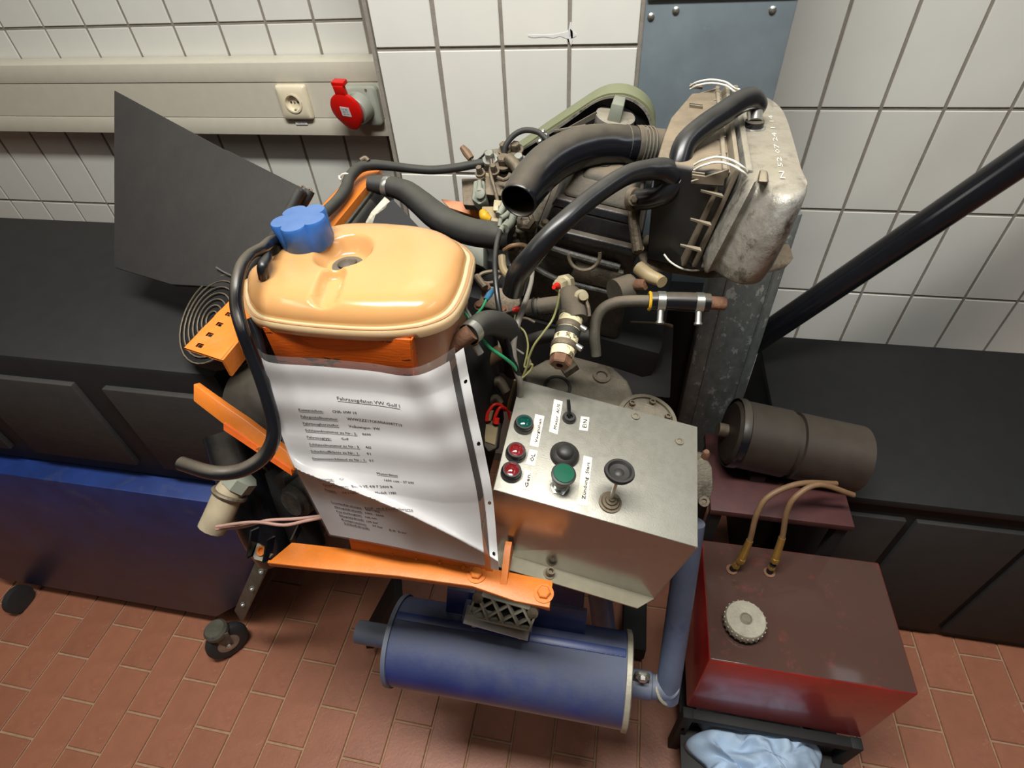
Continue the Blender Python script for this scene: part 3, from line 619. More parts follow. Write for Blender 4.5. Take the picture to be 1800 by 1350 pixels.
# ------------------------------------------------------------------ blue cart with castor at the left
s = thing('blue_cart', V((-1.1,.75,.1)), 'dark blue steel cart at the left edge with castor wheel', 'cart')
cp_ = [PY(a,b,.5) for a,b in ((398,888),(451,983),(430,1058),(380,1085))]; xq = -1.75
MB().prism([V((xq,.5,cp_[0].z)),cp_[0],cp_[1],cp_[2],cp_[3],V((xq,.5,cp_[3].z))], V((0,.46,0))).build('cart_body', 'blue_dark', s, bevel=.004)
MB().bar(PY(398,885,.498), PY(449,976,.498), .006,.014).build('orange_edge', 'orange_worn', s)
MB().bar(PY(464,985,.47), PY(420,1082,.455), .034,.006, up=V((0,-.6,.8))).build('leg', 'leg_grey', s, bevel=.001)
for x in (-1.68,): MB().lathe((x,.46,.04), (1,0,0), [(.018,0),(.04,.003),(.04,.021),(.018,.024)], 28).build('castor_wheel', 'rubber_tyre', s)
for x in (-1.68,-.9): MB().lathe((x,.92,.04), (1,0,0), [(.018,0),(.04,.003),(.04,.021),(.018,.024)], 28).build('castor_wheel', 'rubber_tyre', s); MB().box((x+.012,.92,.085), (.05,.05,.10)).build('castor_fork', 'leg_grey', s)
t_ = thing('black_light_block', V((-1.15,.76,cp_[0].z)), 'black painted machine block standing on the blue cart', 'machine')  # added black mass: blocks light and casts shadow at the left
MB().box((-1.17,.77,(cp_[0].z+1.0)/2), (1.12,.46,1.0-cp_[0].z-.004)).build('light_block_body', 'black_matt', t_, bevel=.012)
for i in range(4): MB().box((-1.62+.30*i,.535,.84), (.24,.012,.22)).build('side_panel', 'black_cover', t_, bevel=.003)
for px,py in ((460,1004),(444,1034),(428,1062)): MB().lathe(PY(px,py,.455), (0,-.6,.8), [(.006,0),(.006,.003),(.003,.003),(.0001,.001)], 14).build('rivet', 'screw_zinc', s)
wc = W(420,1107,1.32)
s2 = thing('castor', V((wc.x,wc.y,0)), 'swivel castor wheel with chrome hub under the blue cart', 'castor')
wr = .054; ax = V((.78,-.56,.12)).normalized(); wcc = V((PZ(410,1146,0).x, PZ(410,1146,0).y+.010, wr+.002))
MB().lathe(wcc-ax*.014, ax, [(.03,0),(.046,0),(wr-.002,.004),(wr,.009),(wr,.019),(wr-.002,.024),(.046,.028),(.03,.028)], 40).build('tyre', 'rubber_tyre', s2)
MB().lathe(wcc-ax*.0145, ax, [(.006,0),(.012,-.005),(.026,.0),(.036,.003),(.036,.026),(.026,.029),(.012,.034),(.006,.031)], 32).build('wheel_hub', 'hub', s2)
MB().hull([wcc+ax*.018+V(p) for p in ((-.009,-.006,0),(.009,.006,0),(.016,.012,.062),(-.020,-.014,.062))], [wcc+ax*.022+V(p) for p in ((-.009,-.006,0),(.009,.006,0),(.016,.012,.062),(-.020,-.014,.062))]).build('fork', 'leg_grey', s2, bevel=.0015)
MB().hull([wcc-ax*.022+V(p) for p in ((-.009,-.006,0),(.009,.006,0),(.016,.012,.062),(-.020,-.014,.062))], [wcc-ax*.018+V(p) for p in ((-.009,-.006,0),(.009,.006,0),(.016,.012,.062),(-.020,-.014,.062))]).build('fork', 'leg_grey', s2, bevel=.0015)
MB().lathe(wcc+V((-.004,0,.055)), (0,0,1), [(.03,0),(.03,.012),(.024,.02)], 24).build('swivel_head', 'leg_grey', s2)
MB().hexbolt(wcc+ax*.022, ax, .006,.006).build('axle_bolt', 'screw_zinc', s2)
# U bracket with orange bolt
s = thing('corner_clamp', W(460,975,.86), 'small black U clamp with orange bolt at the left end of the orange bar', 'clamp')
cpn = V((-.1,-.55,.83)).normalized(); cpp = W(460,975,.86)
k = [PN(a,b,cpp,cpn) for a,b in ((452,955),(470,966),(478,975),(466,988),(447,983),(445,978))]
MB().prism(k, -cpn*.004).build('clamp_base', 'disc_grey', s)
for a,b,c_,d_ in ((448,930,441,978),(476,946,469,985)):
    u0, u1 = PN(a,b,cpp+cpn*.015,cpn), PN(c_,d_,cpp,cpn)
    MB().bar(u0, u1, .003,.016, up=cpn).build('clamp_side', 'black_gloss', s)
MB().lathe(PN(461,968,cpp,cpn), cpn, [(.0075,0),(.0075,.004),(.0045,.004),(.004,.001),(.0001,.001)], 20).build('bolt', 'orange', s)
MB().bar(W(513,955,.88), W(527,925,.95), .003,.012).build('stay', 'black_gloss', s)
# ================================================================== expansion tank
ZF = 1.187
fl = [(430,528),(436,547),(455,566),(500,576),(560,583),(640,588),(700,587),(755,578),(795,558),(818,520),(829,478)]
tp_ = [(780,402),(700,392),(620,391),(565,402),(515,420),(478,440),(452,468)]
o_ = [PZ(a,b,ZF) for a,b in fl+[(828,450)]] + [PZ(a,b,ZF+.018) for a,b in tp_] + [PZ(434,500,ZF)]
o_ = [V((p.x,p.y,ZF)) for p in o_]
cen = sum(o_, V())/len(o_)
# resample the closed outline
pts, _ = smooth(o_+[o_[0]], 0, 8); pts = pts[:-1]
NS = len(pts)
s = thing('expansion_tank', V((cen.x,cen.y,ZF-.11)), 'orange yellow translucent coolant expansion tank with blue cap', 'tank')
wc_ = PZ(622,450,ZF+.012); wc_.z = ZF
gr0, gr1 = PZ(590,500,ZF+.02), PZ(581,545,ZF+.01)
def dome(p, sfrac):
    t = max(0, min(1, (sfrac-.055)/.36)); h = .0045 + .026*(1-(1-t)**2.6)**.5 + .003*sfrac
    d = (V((p.x,p.y,0))-V((wc_.x+.002,wc_.y-.026,0))); dd = math.hypot(d.x/.039, d.y/(.047 if d.y > 0 else .040))
    k = max(0, min(1, (1-dd)/.42)); k = k*k*(3-2*k); h -= k*.0215
    a = V((gr0.x,gr0.y,0)); b = V((gr1.x,gr1.y,0)); q = V((p.x,p.y,0)); u = max(0,min(1,(q-a).dot(b-a)/(b-a).length_squared)); e = (q-a.lerp(b,u)).length
    k2 = max(0, min(1, (.018-e)/.011)); h -= k2*k2*(3-2*k2)*.013*(1-k)
    return h
rs = []
NR = 90
for i in range(NR+1):
    sf = i/NR; sf2 = sf**1.35
    ring = []
    for p in pts:
        q = p.lerp(cen, sf2*.985); ring.append(V((q.x,q.y,ZF+.002+dome(q,sf2))))
    rs.append(ring)
MB().rings(rs, caps=True).build('upper_shell', 'tank_plastic', s, ang=80)
def off(k, dz): return [V(((p.x-cen.x)*k+cen.x, (p.y-cen.y)*k+cen.y, ZF+dz)) for p in pts]
MB().rings([off(.945,.0072), off(.985,.0064), off(1.010,.004), off(1.018,0), off(1.012,-.008), off(.975,-.011)]).build('seam_flange', 'tank_rim', s, ang=50)
MB().rings([off(.965,-.003), off(.945,-.03), off(.90,-.07), off(.86,-.10), off(.72,-.112), off(.4,-.116)]).build('lower_shell', 'tank_lower', s, ang=80)
wb = V((wc_.x+.002,wc_.y-.024,ZF+.0105))
MB().lathe(wb, (0,0,1), [(.0195,-.004),(.0195,.004),(.013,.005),(.012,.0035)], 36).build('grommet', 'grommet', s)
MB().lathe(wb, (0,0,1), [(.012,.003),(.011,.006),(.007,.0085),(.0001,.009)], 28).build('grommet_plug', 'black_gloss', s)
cb = PZ(545,428,ZF+.030); tilt = V((-.06,-.02,1)).normalized()
MB().lathe(cb-tilt*.014, tilt, [(.031,-.02),(.027,.0),(.026,.02)], 36).build('filler_neck', 'tank_plastic', s)
x_, y_, n_ = frame(tilt)
def capring(r, h, lob): 
    out = []
    for k in range(90):
        t = k*2*math.pi/90; f = abs(math.cos(2.5*t+.5)); rr = r*(1 - lob*(1-f**.55 if f>0 else 1))
        out.append(cb + (x_*math.cos(t)+y_*math.sin(t))*rr + n_*h)
    return out
cap = MB().rings([capring(.030,-.002,.02), capring(.033,.004,.04), capring(.0345,.02,.16), capring(.0365,.034,.30), capring(.035,.037,.32), capring(.029,.0375,.28), capring(.010,.038,.1)]).build('screw_cap', 'cap_blue', s, ang=45)
# rusty steel outlet tube + tank nipple
pxtube([(772,636,.70,14),(792,616,.69,15),(815,594,.675,16),(830,583,.67,16)]).build('outlet_nipple', 'rust', s)
# ================================================================== document in sleeve
top = [(455,622),(478,634),(560,640),(650,648),(722,657),(772,640),(815,611)]
lef = [(455,622),(472,690),(490,758),(512,815),(545,878),(578,942)]
rig = [(815,611),(824,660),(838,730),(853,800),(867,880),(877,1003)]
bot = [(578,942),(660,957),(760,978),(830,993),(877,1003)]
def curve(ps, t):
    L_ = [0]
    for a,b in zip(ps,ps[1:]): L_.append(L_[-1]+math.hypot(b[0]-a[0],b[1]-a[1]))
    t = max(-.04,min(1.04,t))*L_[-1]; n = len(ps)
    for i in range(n-1):
        if t <= L_[i+1] or i == n-2:
            u = (t-L_[i])/(L_[i+1]-L_[i]); g = lambda j: ps[max(0,min(n-1,j))]
            if i == 0: p0 = (2*ps[0][0]-ps[1][0], 2*ps[0][1]-ps[1][1])
            else: p0 = g(i-1)
            p1, p2 = g(i), g(i+1); p3 = g(i+2) if i+2 < n else (2*p2[0]-p1[0], 2*p2[1]-p1[1])
            if u < 0 or u > 1: return tuple(p1[c]+(p2[c]-p1[c])*u for c in (0,1))
            return tuple(.5*(2*p1[c]+(p2[c]-p0[c])*u+(2*p0[c]-5*p1[c]+4*p2[c]-p3[c])*u*u+(-p0[c]+3*p1[c]-3*p2[c]+p3[c])*u**3) for c in (0,1))
def coons(u, v):
    T, B, L_, R_ = curve(top,u), curve(bot,u), curve(lef,v), curve(rig,v)
    return tuple((1-v)*T[c]+v*B[c]+(1-u)*L_[c]+u*R_[c]-((1-u)*(1-v)*top[0][c]+u*(1-v)*top[-1][c]+(1-u)*v*bot[0][c]+u*v*bot[-1][c]) for c in (0,1))
def sheet_y(u, v):
    y = .430 - .085*v
    d = v-(.60+.36*u)
    y -= .014*math.exp(-abs(d)/.06)*(1-.35*u) ; y += max(0,d)*.03
    d2 = u-(.74+.10*math.sin(v*3.0)); y -= .007*math.exp(-(d2/.07)**2)*max(0,1-v*1.6)
    d3 = v-.30-.05*u; y += .0016*math.sin(d3*30+u*2)*(1-v)
    y += .003*math.sin(u*5+v*3) - .004*max(0,u-.9)/.1
    y += .004*math.exp(-((u-.55)/.1)**2)*math.exp(-((v-.98)/.12)**2)
    return y
def sheet(u, v, off_=0):
    px, py = coons(u, v); p = PY(px, py, sheet_y(u, v)); return p + (C0-p).normalized()*off_
s = thing('document_sleeve', sheet(.5,1), 'white printed data sheet in a clear punched sleeve hanging in front', 'document')
def grid_uv(u0,u1,v0,v1,nu,nv,off_,skip=None):
    mb = MB(); P_ = [[sheet(u0+(u1-u0)*i/nu, v0+(v1-v0)*j/nv, off_) for i in range(nu+1)] for j in range(nv+1)]
    mb.v = [p for r in P_ for p in r]
    for j in range(nv):
        for i in range(nu):
            if skip and skip(u0+(u1-u0)*(i+.5)/nu, v0+(v1-v0)*(j+.5)/nv): continue
            k = j*(nu+1)+i; mb.f.append((k,k+1,k+nu+2,k+nu+1))
    return mb
pap = grid_uv(.012,.915,.012,.99,90,150,0).build('paper_sheet', 'paper', s, flat=True, ang=80)
grid_uv(0,.955,-.03,1,90,150,.0012).build('clear_foil', 'foil', s, flat=True, ang=80)
hv = [.145,.43,.70,.93]
def hole(u, v): return any(((u-.978)/.0105)**2+((v-h)/.0085)**2 < 1 for h in hv)
grid_uv(.950,1,0,1,16,300,.0008,hole).build('punched_strip', 'label_white', s, flat=True, ang=80)
def inv(px, py):
    u, v = (px-500)/370, (py-625)/360
    for _ in range(12):
        x, y = coons(u,v); e = 1e-3; xu, yu = coons(u+e,v); xv, yv = coons(u,v+e)
        a,b,c_,d_ = (xu-x)/e,(xv-x)/e,(yu-y)/e,(yv-y)/e; D = a*d_-b*c_; rx, ry = px-x, py-y
        u += (d_*rx-b*ry)/D; v += (a*ry-c_*rx)/D
    return u, v
tx = MB()
def put(txt, x0, y0, x1, y1, h, ul=False, bold=.3):
    tm, tf = text_mesh(txt); a, b = inv(x0,y0), inv(x1,y1); hh = h/345
    base = lambda t: (a[0]+(b[0]-a[0])*t, a[1]+(b[1]-a[1])*t)
    f = lambda x, y: (base(x)[0]-.0*y, base(x)[1]-y*hh)
    for dx in (0, .35/max(8,(x1-x0))*1.0): tx.add([sheet(*f(x+dx,y),.0006) for x,y in tm], tf)
    if ul:
        n = 6; k = len(tx.v)
        for i in range(n+1): tx.v += [sheet(*f(i/n,-.22),.0006), sheet(*f(i/n,-.32),.0006)]
        for i in range(n): tx.f.append((k+2*i,k+2*i+1,k+2*i+3,k+2*i+2))
for a in (('Fahrzeugdaten VW Golf I',593,703,703,717,9,1),
  ('Kennzeichen:',525,722,568,725,6.5,1),('CHA- HW 10',584,725,627,728,6.5,0),
  ('Fahrgestellnummer:',529,734,594,739,6.5,1),('WVWZZZ17CKW0A008TT19',610,738,707,750,6.5,0),
  ('Fahrzeughersteller:',533,746,596,750,6.5,1),('Volkswagen- VW',613,751,668,756,6.5,0),
  ('Schlüsselnummer zu Nr.: 2.',537,758,628,765,6.5,1),('0600',637,765,652,766,6.5,0),
  ('Fahrzeugtyp:',540,770,582,773,6.5,1),('Golf',600,773,613,774,6.5,0),
  ('Schlüsselnummer zu Nr.: 3.',544,783,633,788,6.5,1),('465',643,788,653,789,6.5,0),
  ('Schadstoffklasse zu Nr.: 1.',547,795,632,799,6.5,1),('01',645,799,652,800,6.5,0),
  ('Emissionsschlüssel zu Nr.: 1.',550,808,644,811,6.5,1),('01',649,811,656,811.5,6.5,0),
  ('Motordaten',663,834,699,838,6.5,1),('Motortyp:',559,844,587,845,6.5,1),('CR',597,844,607,844,6.5,0),
  ('1600 ccm - 37 kW',676,846,728,851,6.5,0),('Einspritzsystem:',569,854,613,858,6.5,1),('Bosch VE 4/8 F 2400 R',619,857,691,858,6.5,0),
  ('Baujahr:',572,862,592,867,6,1),('04.1980',602,868,627,869,6.5,0),('Modell: 1980',660,868,697,869,6.5,0),
  ('Prüf- und Einstellwerte',642,895,726,898,6.5,1),
  ('Leerlaufdrehzahl:',583,884,636,895,5,1),('825 - 900',643,897,668,902,5,0),('Abregeldrehzahl:',588,892,637,902,5,1),('5400 - 5500',642,903,675,909,5,0),
  ('Förderbeginn:',592,900,636,908,5,1),('0,86 mm',642,910,662,913,5,0),('Einspritzdruck:',597,907,640,916,5,1),('130 bar',645,918,665,921,5,0),
  ('Kompression:',601,914,644,924,5,1),('34 bar',655,925,673,929,5,0),('Schließdruck:',605,921,650,931,5,1),('50 bar',684,933,716,939,5,0)):
    put(*a[:6], bool(a[6]))
tx.build('printed_text', 'ink', s, flat=True)
# ================================================================== control box
FL = PY(867,860,.40); nt_ = V((.174,-.121,.976)).normalized()
T = lambda px, py: PN(px, py, FL, nt_)
pFR, pBR, pBL = T(1227,962), T(1226.3,750), T(915,667.5)
s = thing('control_box', V((0,.5,.84)), 'brushed aluminium switch box with lamps, buttons and handwritten labels', 'control box')
th = nt_*.003
MB().hull([p-th for p in (FL,pFR,pBR,pBL)], [FL,pFR,pBR,pBL]).build('top_panel', 'alu_sheet', s, bevel=.0012)
yfr = lambda p: p
s0, s1 = PY(870,968,.402), PY(1150,1052,.398)
fr = [FL-V((0,0,.001)), pFR-V((0,0,.001)), s1, s0]
MB().hull(fr, [p+V((0,.002,0)) for p in fr]).build('front_panel', 'alu_front', s)
zf = (s0.z+s1.z)/2
fl_ = [s0, s1, PN(1121,1069,s1,V((.29,0,.957))), PN(870,994,s1,V((.29,0,.957)))]
dn = (s1-s0).normalized(); nn = dn.cross(V((0,1,0))).normalized(); nn = nn if nn.z > 0 else -nn
fl_ = [s0, s1, PN(1121,1069,s1,nn), PN(870,994,s1,nn)]
MB().hull([p-nn*.002 for p in fl_], fl_).build('mounting_flange', 'alu_flange', s)
MB().hull([pFR-V((.001,0,.002)),pBR-V((.001,0,.002)),pBR-V((.03,0,.09)),s1], [p-V((.002,0,0)) for p in (pFR-V((.001,0,.002)),pBR-V((.001,0,.002)),pBR-V((.03,0,.09)),s1)]).build('side_panel', 'alu_sheet', s)
MB().hull([FL-th,pBL-th,pBL-V((0,0,.10)),s0], [p+V((.002,0,0)) for p in (FL-th,pBL-th,pBL-V((0,0,.10)),s0)]).build('side_panel', 'alu_sheet', s)
for px,py in ((965,1001),): MB().socketbolt(PN(px,py+8,s1,nn), nn, .0058, .012).build('socket_bolt', 'steel_dirty', s)
for px,py in ((1117,732),(1194,776)): MB().lathe(T(px,py), nt_, [(.0062,0),(.006,.002),(.0035,.0022),(.003,.001),(.0001,.001)], 16).build('panel_screw', 'cast_alu', s)
def lamp(px, py, lens):
    o = MB().lathe(T(px,py+8), nt_, [(.0135,0),(.0135,.006),(.0125,.007),(.0125,.011),(.0115,.013),(.0095,.013),(.0095,.011)], 36).build('indicator_lamp', 'switch_black', s)
    MB().lathe(T(px,py+8)+nt_*.010, nt_, [(.0094,0),(.0094,.003),(.007,.0035),(.0065,.0025),(.0045,.0035),(.0001,.0045)], 28).build('lens', lens, o)
lamp(920,742,'lens_green'); lamp(906,791,'lens_red'); lamp(898,825,'lens_red')
MB().lathe(T(992,801), nt_, [(.0195,0),(.0195,.004),(.0175,.007),(.0125,.010),(.0115,.013),(.009,.016),(.004,.0175),(.0001,.018)], 40).build('round_knob', 'switch_black', s)
bb = T(983,856)
k = MB().lathe(bb, nt_, [(.0095,0),(.0095,.003),(.0075,.003),(.0075,.016)], 24).build('start_button', 'screw_zinc', s)
MB().lathe(bb+nt_*.016, nt_, [(.0110,0),(.0125,.004),(.0135,.010),(.0155,.016),(.0155,.019),(.0135,.020)], 36).build('button_bezel', 'switch_black', k)
MB().lathe(bb+nt_*.033, nt_, [(.0132,0),(.0128,.0045),(.0001,.005)], 36).build('button_cap', 'button_green', k)
MB().lathe(bb, nt_, [(.0125,0),(.0125,.0015),(.009,.003)], 6).build('ring_nut', 'screw_zinc', k)
t0 = T(1000,736)
k = MB().lathe(t0, nt_, [(.0095,0),(.0095,.004),(.0075,.0065),(.0045,.0065),(.0035,.003)], 28).build('toggle_switch', 'switch_black', s)
tip = W(999,703,(t0-C0).dot(R @ V((0,0,1)))-.012)
MB().tube([t0+nt_*.003, t0.lerp(tip,.5)+nt_*.002, tip], [.0022,.0030,.0024], 12).build('lever', 'switch_black', k)
p0 = T(1072,884)
k = MB().lathe(p0, nt_, [(.0145,0),(.0145,.003),(.012,.0035),(.011,.006),(.0075,.0065),(.007,.009),(.004,.0095),(.0035,.012)], 36).build('pull_knob', 'steel_dirty', s)
kt = W(1088,832,(p0-C0).dot(R @ V((0,0,1)))-.043); ka = (kt-p0).normalized(); kl = (kt-p0).length
MB().lathe(p0, ka, [(.0026,.006),(.0026,kl-.006)], 14).build('stem', 'screw_zinc', k)
MB().lathe(p0, ka, [(.004,kl-.014),(.010,kl-.006),(.0165,kl-.001),(.0185,kl+.003),(.0175,kl+.006),(.0145,kl+.006),(.012,kl+.003),(.006,kl+.002),(.004,kl+.0035),(.0001,kl+.004)], 40).build('knob_head', 'switch_black', k)
def label(txt, q, h=.62, cs=(.12,.88)):   # q: corners of the tape: start-bottom, end-bottom, end-top, start-top (reading direction)
    P_ = [T(*a)+nt_*.0006 for a in q]
    o = MB().hull([p-nt_*.0005 for p in P_], P_).build('tape_label', 'tape', s)
    tm, tf = text_mesh(txt); vs = []
    for x, y in tm:
        u = cs[0]+(cs[1]-cs[0])*x; v = .24+y*h*.8; vs.append((P_[0]*(1-u)+P_[1]*u)*(1-v)+(P_[3]*(1-u)+P_[2]*u)*v + nt_*.0004)
    for dx in (0,.0005): MB_ = MB().add([p+V((dx,0,0)) for p in vs], tf); MB_.build('handwriting', 'ink', o, flat=True)
label('Vorglühen', ((946,787),(957,732),(941,728),(931,783)), .55)
label('ÖL', ((940,820),(945,793),(931,790),(924,816)), .8, (.25,.75))
label('Gen.', ((930,863),(937,830),(922,825),(915,859)), .7)
label('Motor  AUS', ((980,764),(989,706),(974,702),(965,759)), .6)
label('EIN', ((1033,758),(1036,734),(1021,732),(1018,756)), .8, (.2,.8))
label('Zündung  Start', ((1031,890),(1041,805),(1026,801),(1013,887)), .62)
# ================================================================== engine (leaning like the switch box)
ex = V((.983,-.06,-.175)).normalized(); ez = nt_; ey = ez.cross(ex).normalized(); ex = ey.cross(ez)
ME = Matrix((ex, ey, ez)).transposed()
O = PY(1121,452,.72)
def E(a, b, c=0): return O + ex*a + ey*b + ez*c
def ebox(a0,a1,b0,b1,c0,c1): return MB().hull([E(a0,b0,c0),E(a1,b0,c0),E(a1,b1,c0),E(a0,b1,c0)], [E(a0,b0,c1),E(a1,b0,c1),E(a1,b1,c1),E(a0,b1,c1)])
def fru(mb, r0, c0, r1, c1):   # tapered block between two rectangles (a0,a1,b0,b1)
    q = lambda r, c: [E(r[0],r[2],c),E(r[1],r[2],c),E(r[1],r[3],c),E(r[0],r[3],c)]
    return mb.hull(q(r0,c0), q(r1,c1))
s = thing('engine', E(-.1,.18,-.5), 'greasy dark car engine with black stamped valve cover in the middle', 'engine')
ENG = s
AL = -.150; BB = .25
ebox(AL,.0,0,BB,-.004,.012).build('cover_flange', 'engine_black', s, bevel=.004, seg=3)
vc = MB(); fru(vc, (AL+.008,-.010,.010,BB-.01), .010, (AL+.014,-.014,.014,BB-.014), .040)
vc.build('valve_cover', 'engine_black', s, bevel=.005, seg=3)
vc = MB(); fru(vc, (AL+.012,-.012,.013,BB-.014), .040, (AL+.018,-.016,.018,BB-.02), .052); vc.build('cover_step', 'engine_black', s, bevel=.003, seg=3)
vc = MB(); fru(vc, (AL+.022,-.020,.022,BB-.04), .052, (AL+.036,-.032,.045,BB-.07), .080); vc.build('cover_dome', 'engine_dusty', s, bevel=.008, seg=4)
vc = MB(); fru(vc, (-.108,-.045,.040,.11), .074, (-.100,-.052,.048,.10), .086); vc.build('raised_pad', 'engine_dusty', s, bevel=.005, seg=3)
MB().lathe(E(-.083,.075,.0855), ez, [(.013,0),(.012,.0015),(.0001,.0015)], 20).build('round_stamp', 'engine_black', s)
for (a,b) in ((-.004,.004),(-.14,.004),(.0,.12)): MB().hexbolt(E(a,b,.012), ez, .006,.008).build('bolt', 'steel_dirty', s)
ebox(AL-.005,.0,.012,BB-.01,-.05,-.004).build('cylinder_head', 'cast_iron', s, bevel=.008, seg=3)
hd = MB(); fru(hd, (AL-.01,.02,.03,BB), -.21, (AL,.0,.015,BB), -.046); hd.build('engine_block', 'cast_iron', s, bevel=.012, seg=3)
MB().tube([E(AL,.008,-.022),E(-.10,.004,-.026),E(-.02,.006,-.03)], .006, 10).build('casting_rib', 'cast_iron', s)
MB().tube([E(AL,.014,-.075),E(-.10,.006,-.082),E(.0,.01,-.084)], .005, 10).build('casting_rib', 'cast_iron', s)
MB().hull([E(-.09,.006,-.078),E(-.005,.006,-.078),E(-.012,.03,-.078),E(-.085,.03,-.078)],[E(-.085,.0,-.035),E(-.01,.0,-.035),E(-.012,.03,-.035),E(-.085,.03,-.035)]).build('head_boss', 'cast_alu', s, bevel=.006)
pc = PY(1027,448,.715); MB().torus(pc, V((0,-1,.35)), 0.0225, .0028, 28, 8, math.pi, 2*math.pi+.2).build('port_ring', 'steel_dirty', s)
ebox(-.24,.10,.02,.30,-.50,-.20).build('crankcase', 'black_matt', s, bevel=.02)
# sender with red plug
sd = W(988,500,.812); sa = V((-.25,-.75,.35)).normalized()
k = MB().lathe(sd-sa*.018, sa, [(.0135,0),(.0135,.014),(.010,.017),(.010,.030),(.0075,.034)], 8).build('temperature_sender', 'sender_cream', s)
MB().lathe(sd+sa*.014, sa, [(.004,0),(.0055,.004),(.004,.010),(.003,.016)], 10).build('cable_lug', 'wire_red', k)
# strap and elbow on the right of the cover
MB().tube([PY(1112,338,.76),PY(1113,380,.735),PY(1121,440,.712)], .0075, 10).build('side_strap', 'steel_dirty', s)
for px,py in ((1114,352),(1120,438)): MB().hexbolt(PY(px,py,.72), V((.1,-.8,.6)), .005,.006).build('bolt', 'steel_dirty', s)
# oil filler
oc = W(1082,203,.93)
MB().lathe(oc-ez*.10, ez, [(.045,0),(.040,.05),(.033,.085)], 28).build('filler_neck', 'engine_dusty', s)
k = MB().lathe(oc-ez*.012, ez, [(.033,0),(.0335,.006),(.033,.012),(.030,.0135)], 36).build('oil_cap', 'filter_grey', s)
MB().hull([oc+ex*a+ey*b for a,b in ((-.011,-.026),(.011,-.026),(.011,.026),(-.011,.026))], [oc+ez*.027+ex*a+ey*b for a,b in ((-.010,-.020),(.010,-.020),(.009,.022),(-.009,.022))]).build('cap_grip', 'grey_plastic', k, bevel=.002)
# timing belt guard
ol = [(1152,232),(1150,208),(1136,184),(1112,168),(1084,163),(1052,170),(1010,196),(960,229),(905,267),(858,296),(838,330),(852,368),(900,385),(1000,370),(1100,345),(1140,290)]
YB = 1.0
po, _ = smooth([PY(a,b,YB) for a,b in ol]+[PY(*ol[0],YB)], 0, 4); po = po[:-1]; gc = sum(po, V())/len(po)
def shr(d, dy): return [V((p.x,YB+dy,p.z)) + (V((gc.x,YB,gc.z))-V((p.x,YB,p.z))).normalized()*d for p in po]
t_ = thing('belt_guard', V((gc.x,YB,gc.z-.1)), 'olive and black teardrop belt guard behind the oil filler cap', 'belt guard')
MB().rings([shr(0,0),shr(0,.05),shr(.004,.05),shr(.004,0)], closed=True).build('guard_band', 'olive_band', t_, ang=50)
MB().rings([shr(.004,-.002),shr(.004,.004),shr(.009,.004),shr(.009,-.002)], closed=True).build('inner_lip', 'filter_grey', t_, ang=50)
MB().rings([shr(.009,.012),shr(.009,.02)]).build('back_plate', 'black_matt', t_, ang=50)
pu = PY(1082,236,YB); MB().lathe((pu.x,YB+.012,pu.z), (0,-1,0), [(.042,0),(.042,.004),(.036,.005),(.036,.002),(.0001,.002)], 36).build('pulley', 'rubber', t_)
MB().tube([PY(975,231,.97),PY(990,229,.96),PY(1030,222,.95)], .0035, 8).build('guard_pin', 'engine_dusty', t_)
MB().bar(PY(1000,228,.98), PY(1050,200,.985), .004, .008).build('guard_rib', 'engine_dusty', t_)
# ------------------------------------------------------------------ injection pump
P0 = W(880,330,1.0)
t_ = thing('injection_pump', P0-V((0,0,.08)), 'grimy metal diesel injection pump left of the engine', 'pump')
def wb_(pts, th, m, nm, bev=.002, dv=V((0,.6,-.8))): return MB().prism([W(*p) for p in pts], dv*th).build(nm, m, t_, bevel=bev)
MB().lathe(W(872,345,.99), V((.1,-.9,.35)), [(.045,-.10),(.045,-.02),(.04,-.01),(.03,.0),(.02,.0),(.018,.01),(.0001,.012)], 28).build('pump_barrel', 'steel_dirty', t_)
wb_([(811,313,1.03),(848,313,1.03),(848,362,1.01),(814,360,1.01)], .02, 'steel_dirty', 'mounting_bracket')
wb_([(852,308,.97),(897,312,.97),(893,330,.965),(888,345,.96),(852,342,.96)], .05, 'steel_dirty', 'pump_housing', .004)
wb_([(850,303,.975),(898,307,.975),(896,318,.97),(851,314,.97)], .006, 'relay_tan', 'top_plate', .001)
wb_([(850,262,.99),(882,258,.99),(905,264,.99),(932,276,.985),(925,290,.98),(905,300,.975),(882,302,.975),(858,295,.98),(843,285,.985)], .035, 'cast_alu', 'governor_cover', .005)
wb_([(858,285,.965),(878,288,.965),(878,305,.965),(860,303,.965)], .03, 'steel_dirty', 'lever_boss', .003)
wb_([(832,316,.965),(852,316,.965),(855,352,.955),(842,360,.955),(828,350,.96)], .03, 'grey_plastic', 'solenoid_housing', .004)
MB().tube([W(843,318,.955),W(843,338,.95)], [.004,.006], 14, 1).build('solenoid_cap', 'grey_plastic', t_)
MB().lathe(W(844,340,.95), V((0,-.8,.6)), [(.009,-.004),(.009,.003),(.006,.004)], 20).build('solenoid_button', 'grey_plastic', t_)
for i,(px,py,d,r) in enumerate(((863,278,.965,.009),(914,283,.96,.009),(887,285,.96,.011),(888,262,.985,.008),(908,262,.985,.009),(845,303,.965,.006),(870,300,.955,.006))):
    k = MB().hexbolt(W(px,py,d)-ez*.004, V((-.05,-.35,.9)), r, .016).build('union_nut', 'steel_dirty' if i>1 else 'screw_zinc', t_)
    if i < 2: MB().tube([W(px,py+2,d-.01), W(px+1,py+12,d-.01), W(px-1,py+26,d-.012), W(px+8,py+60,d-.02), W(px+20,py+110,d-.05)], .0032, 10).build('injection_line', 'steel_dirty', t_)
MB().tube([W(892,278,.95),W(905,290,.945),W(912,305,.94),W(908,320,.94)], .010, 14).build('curved_pipe', 'steel_dirty', t_)
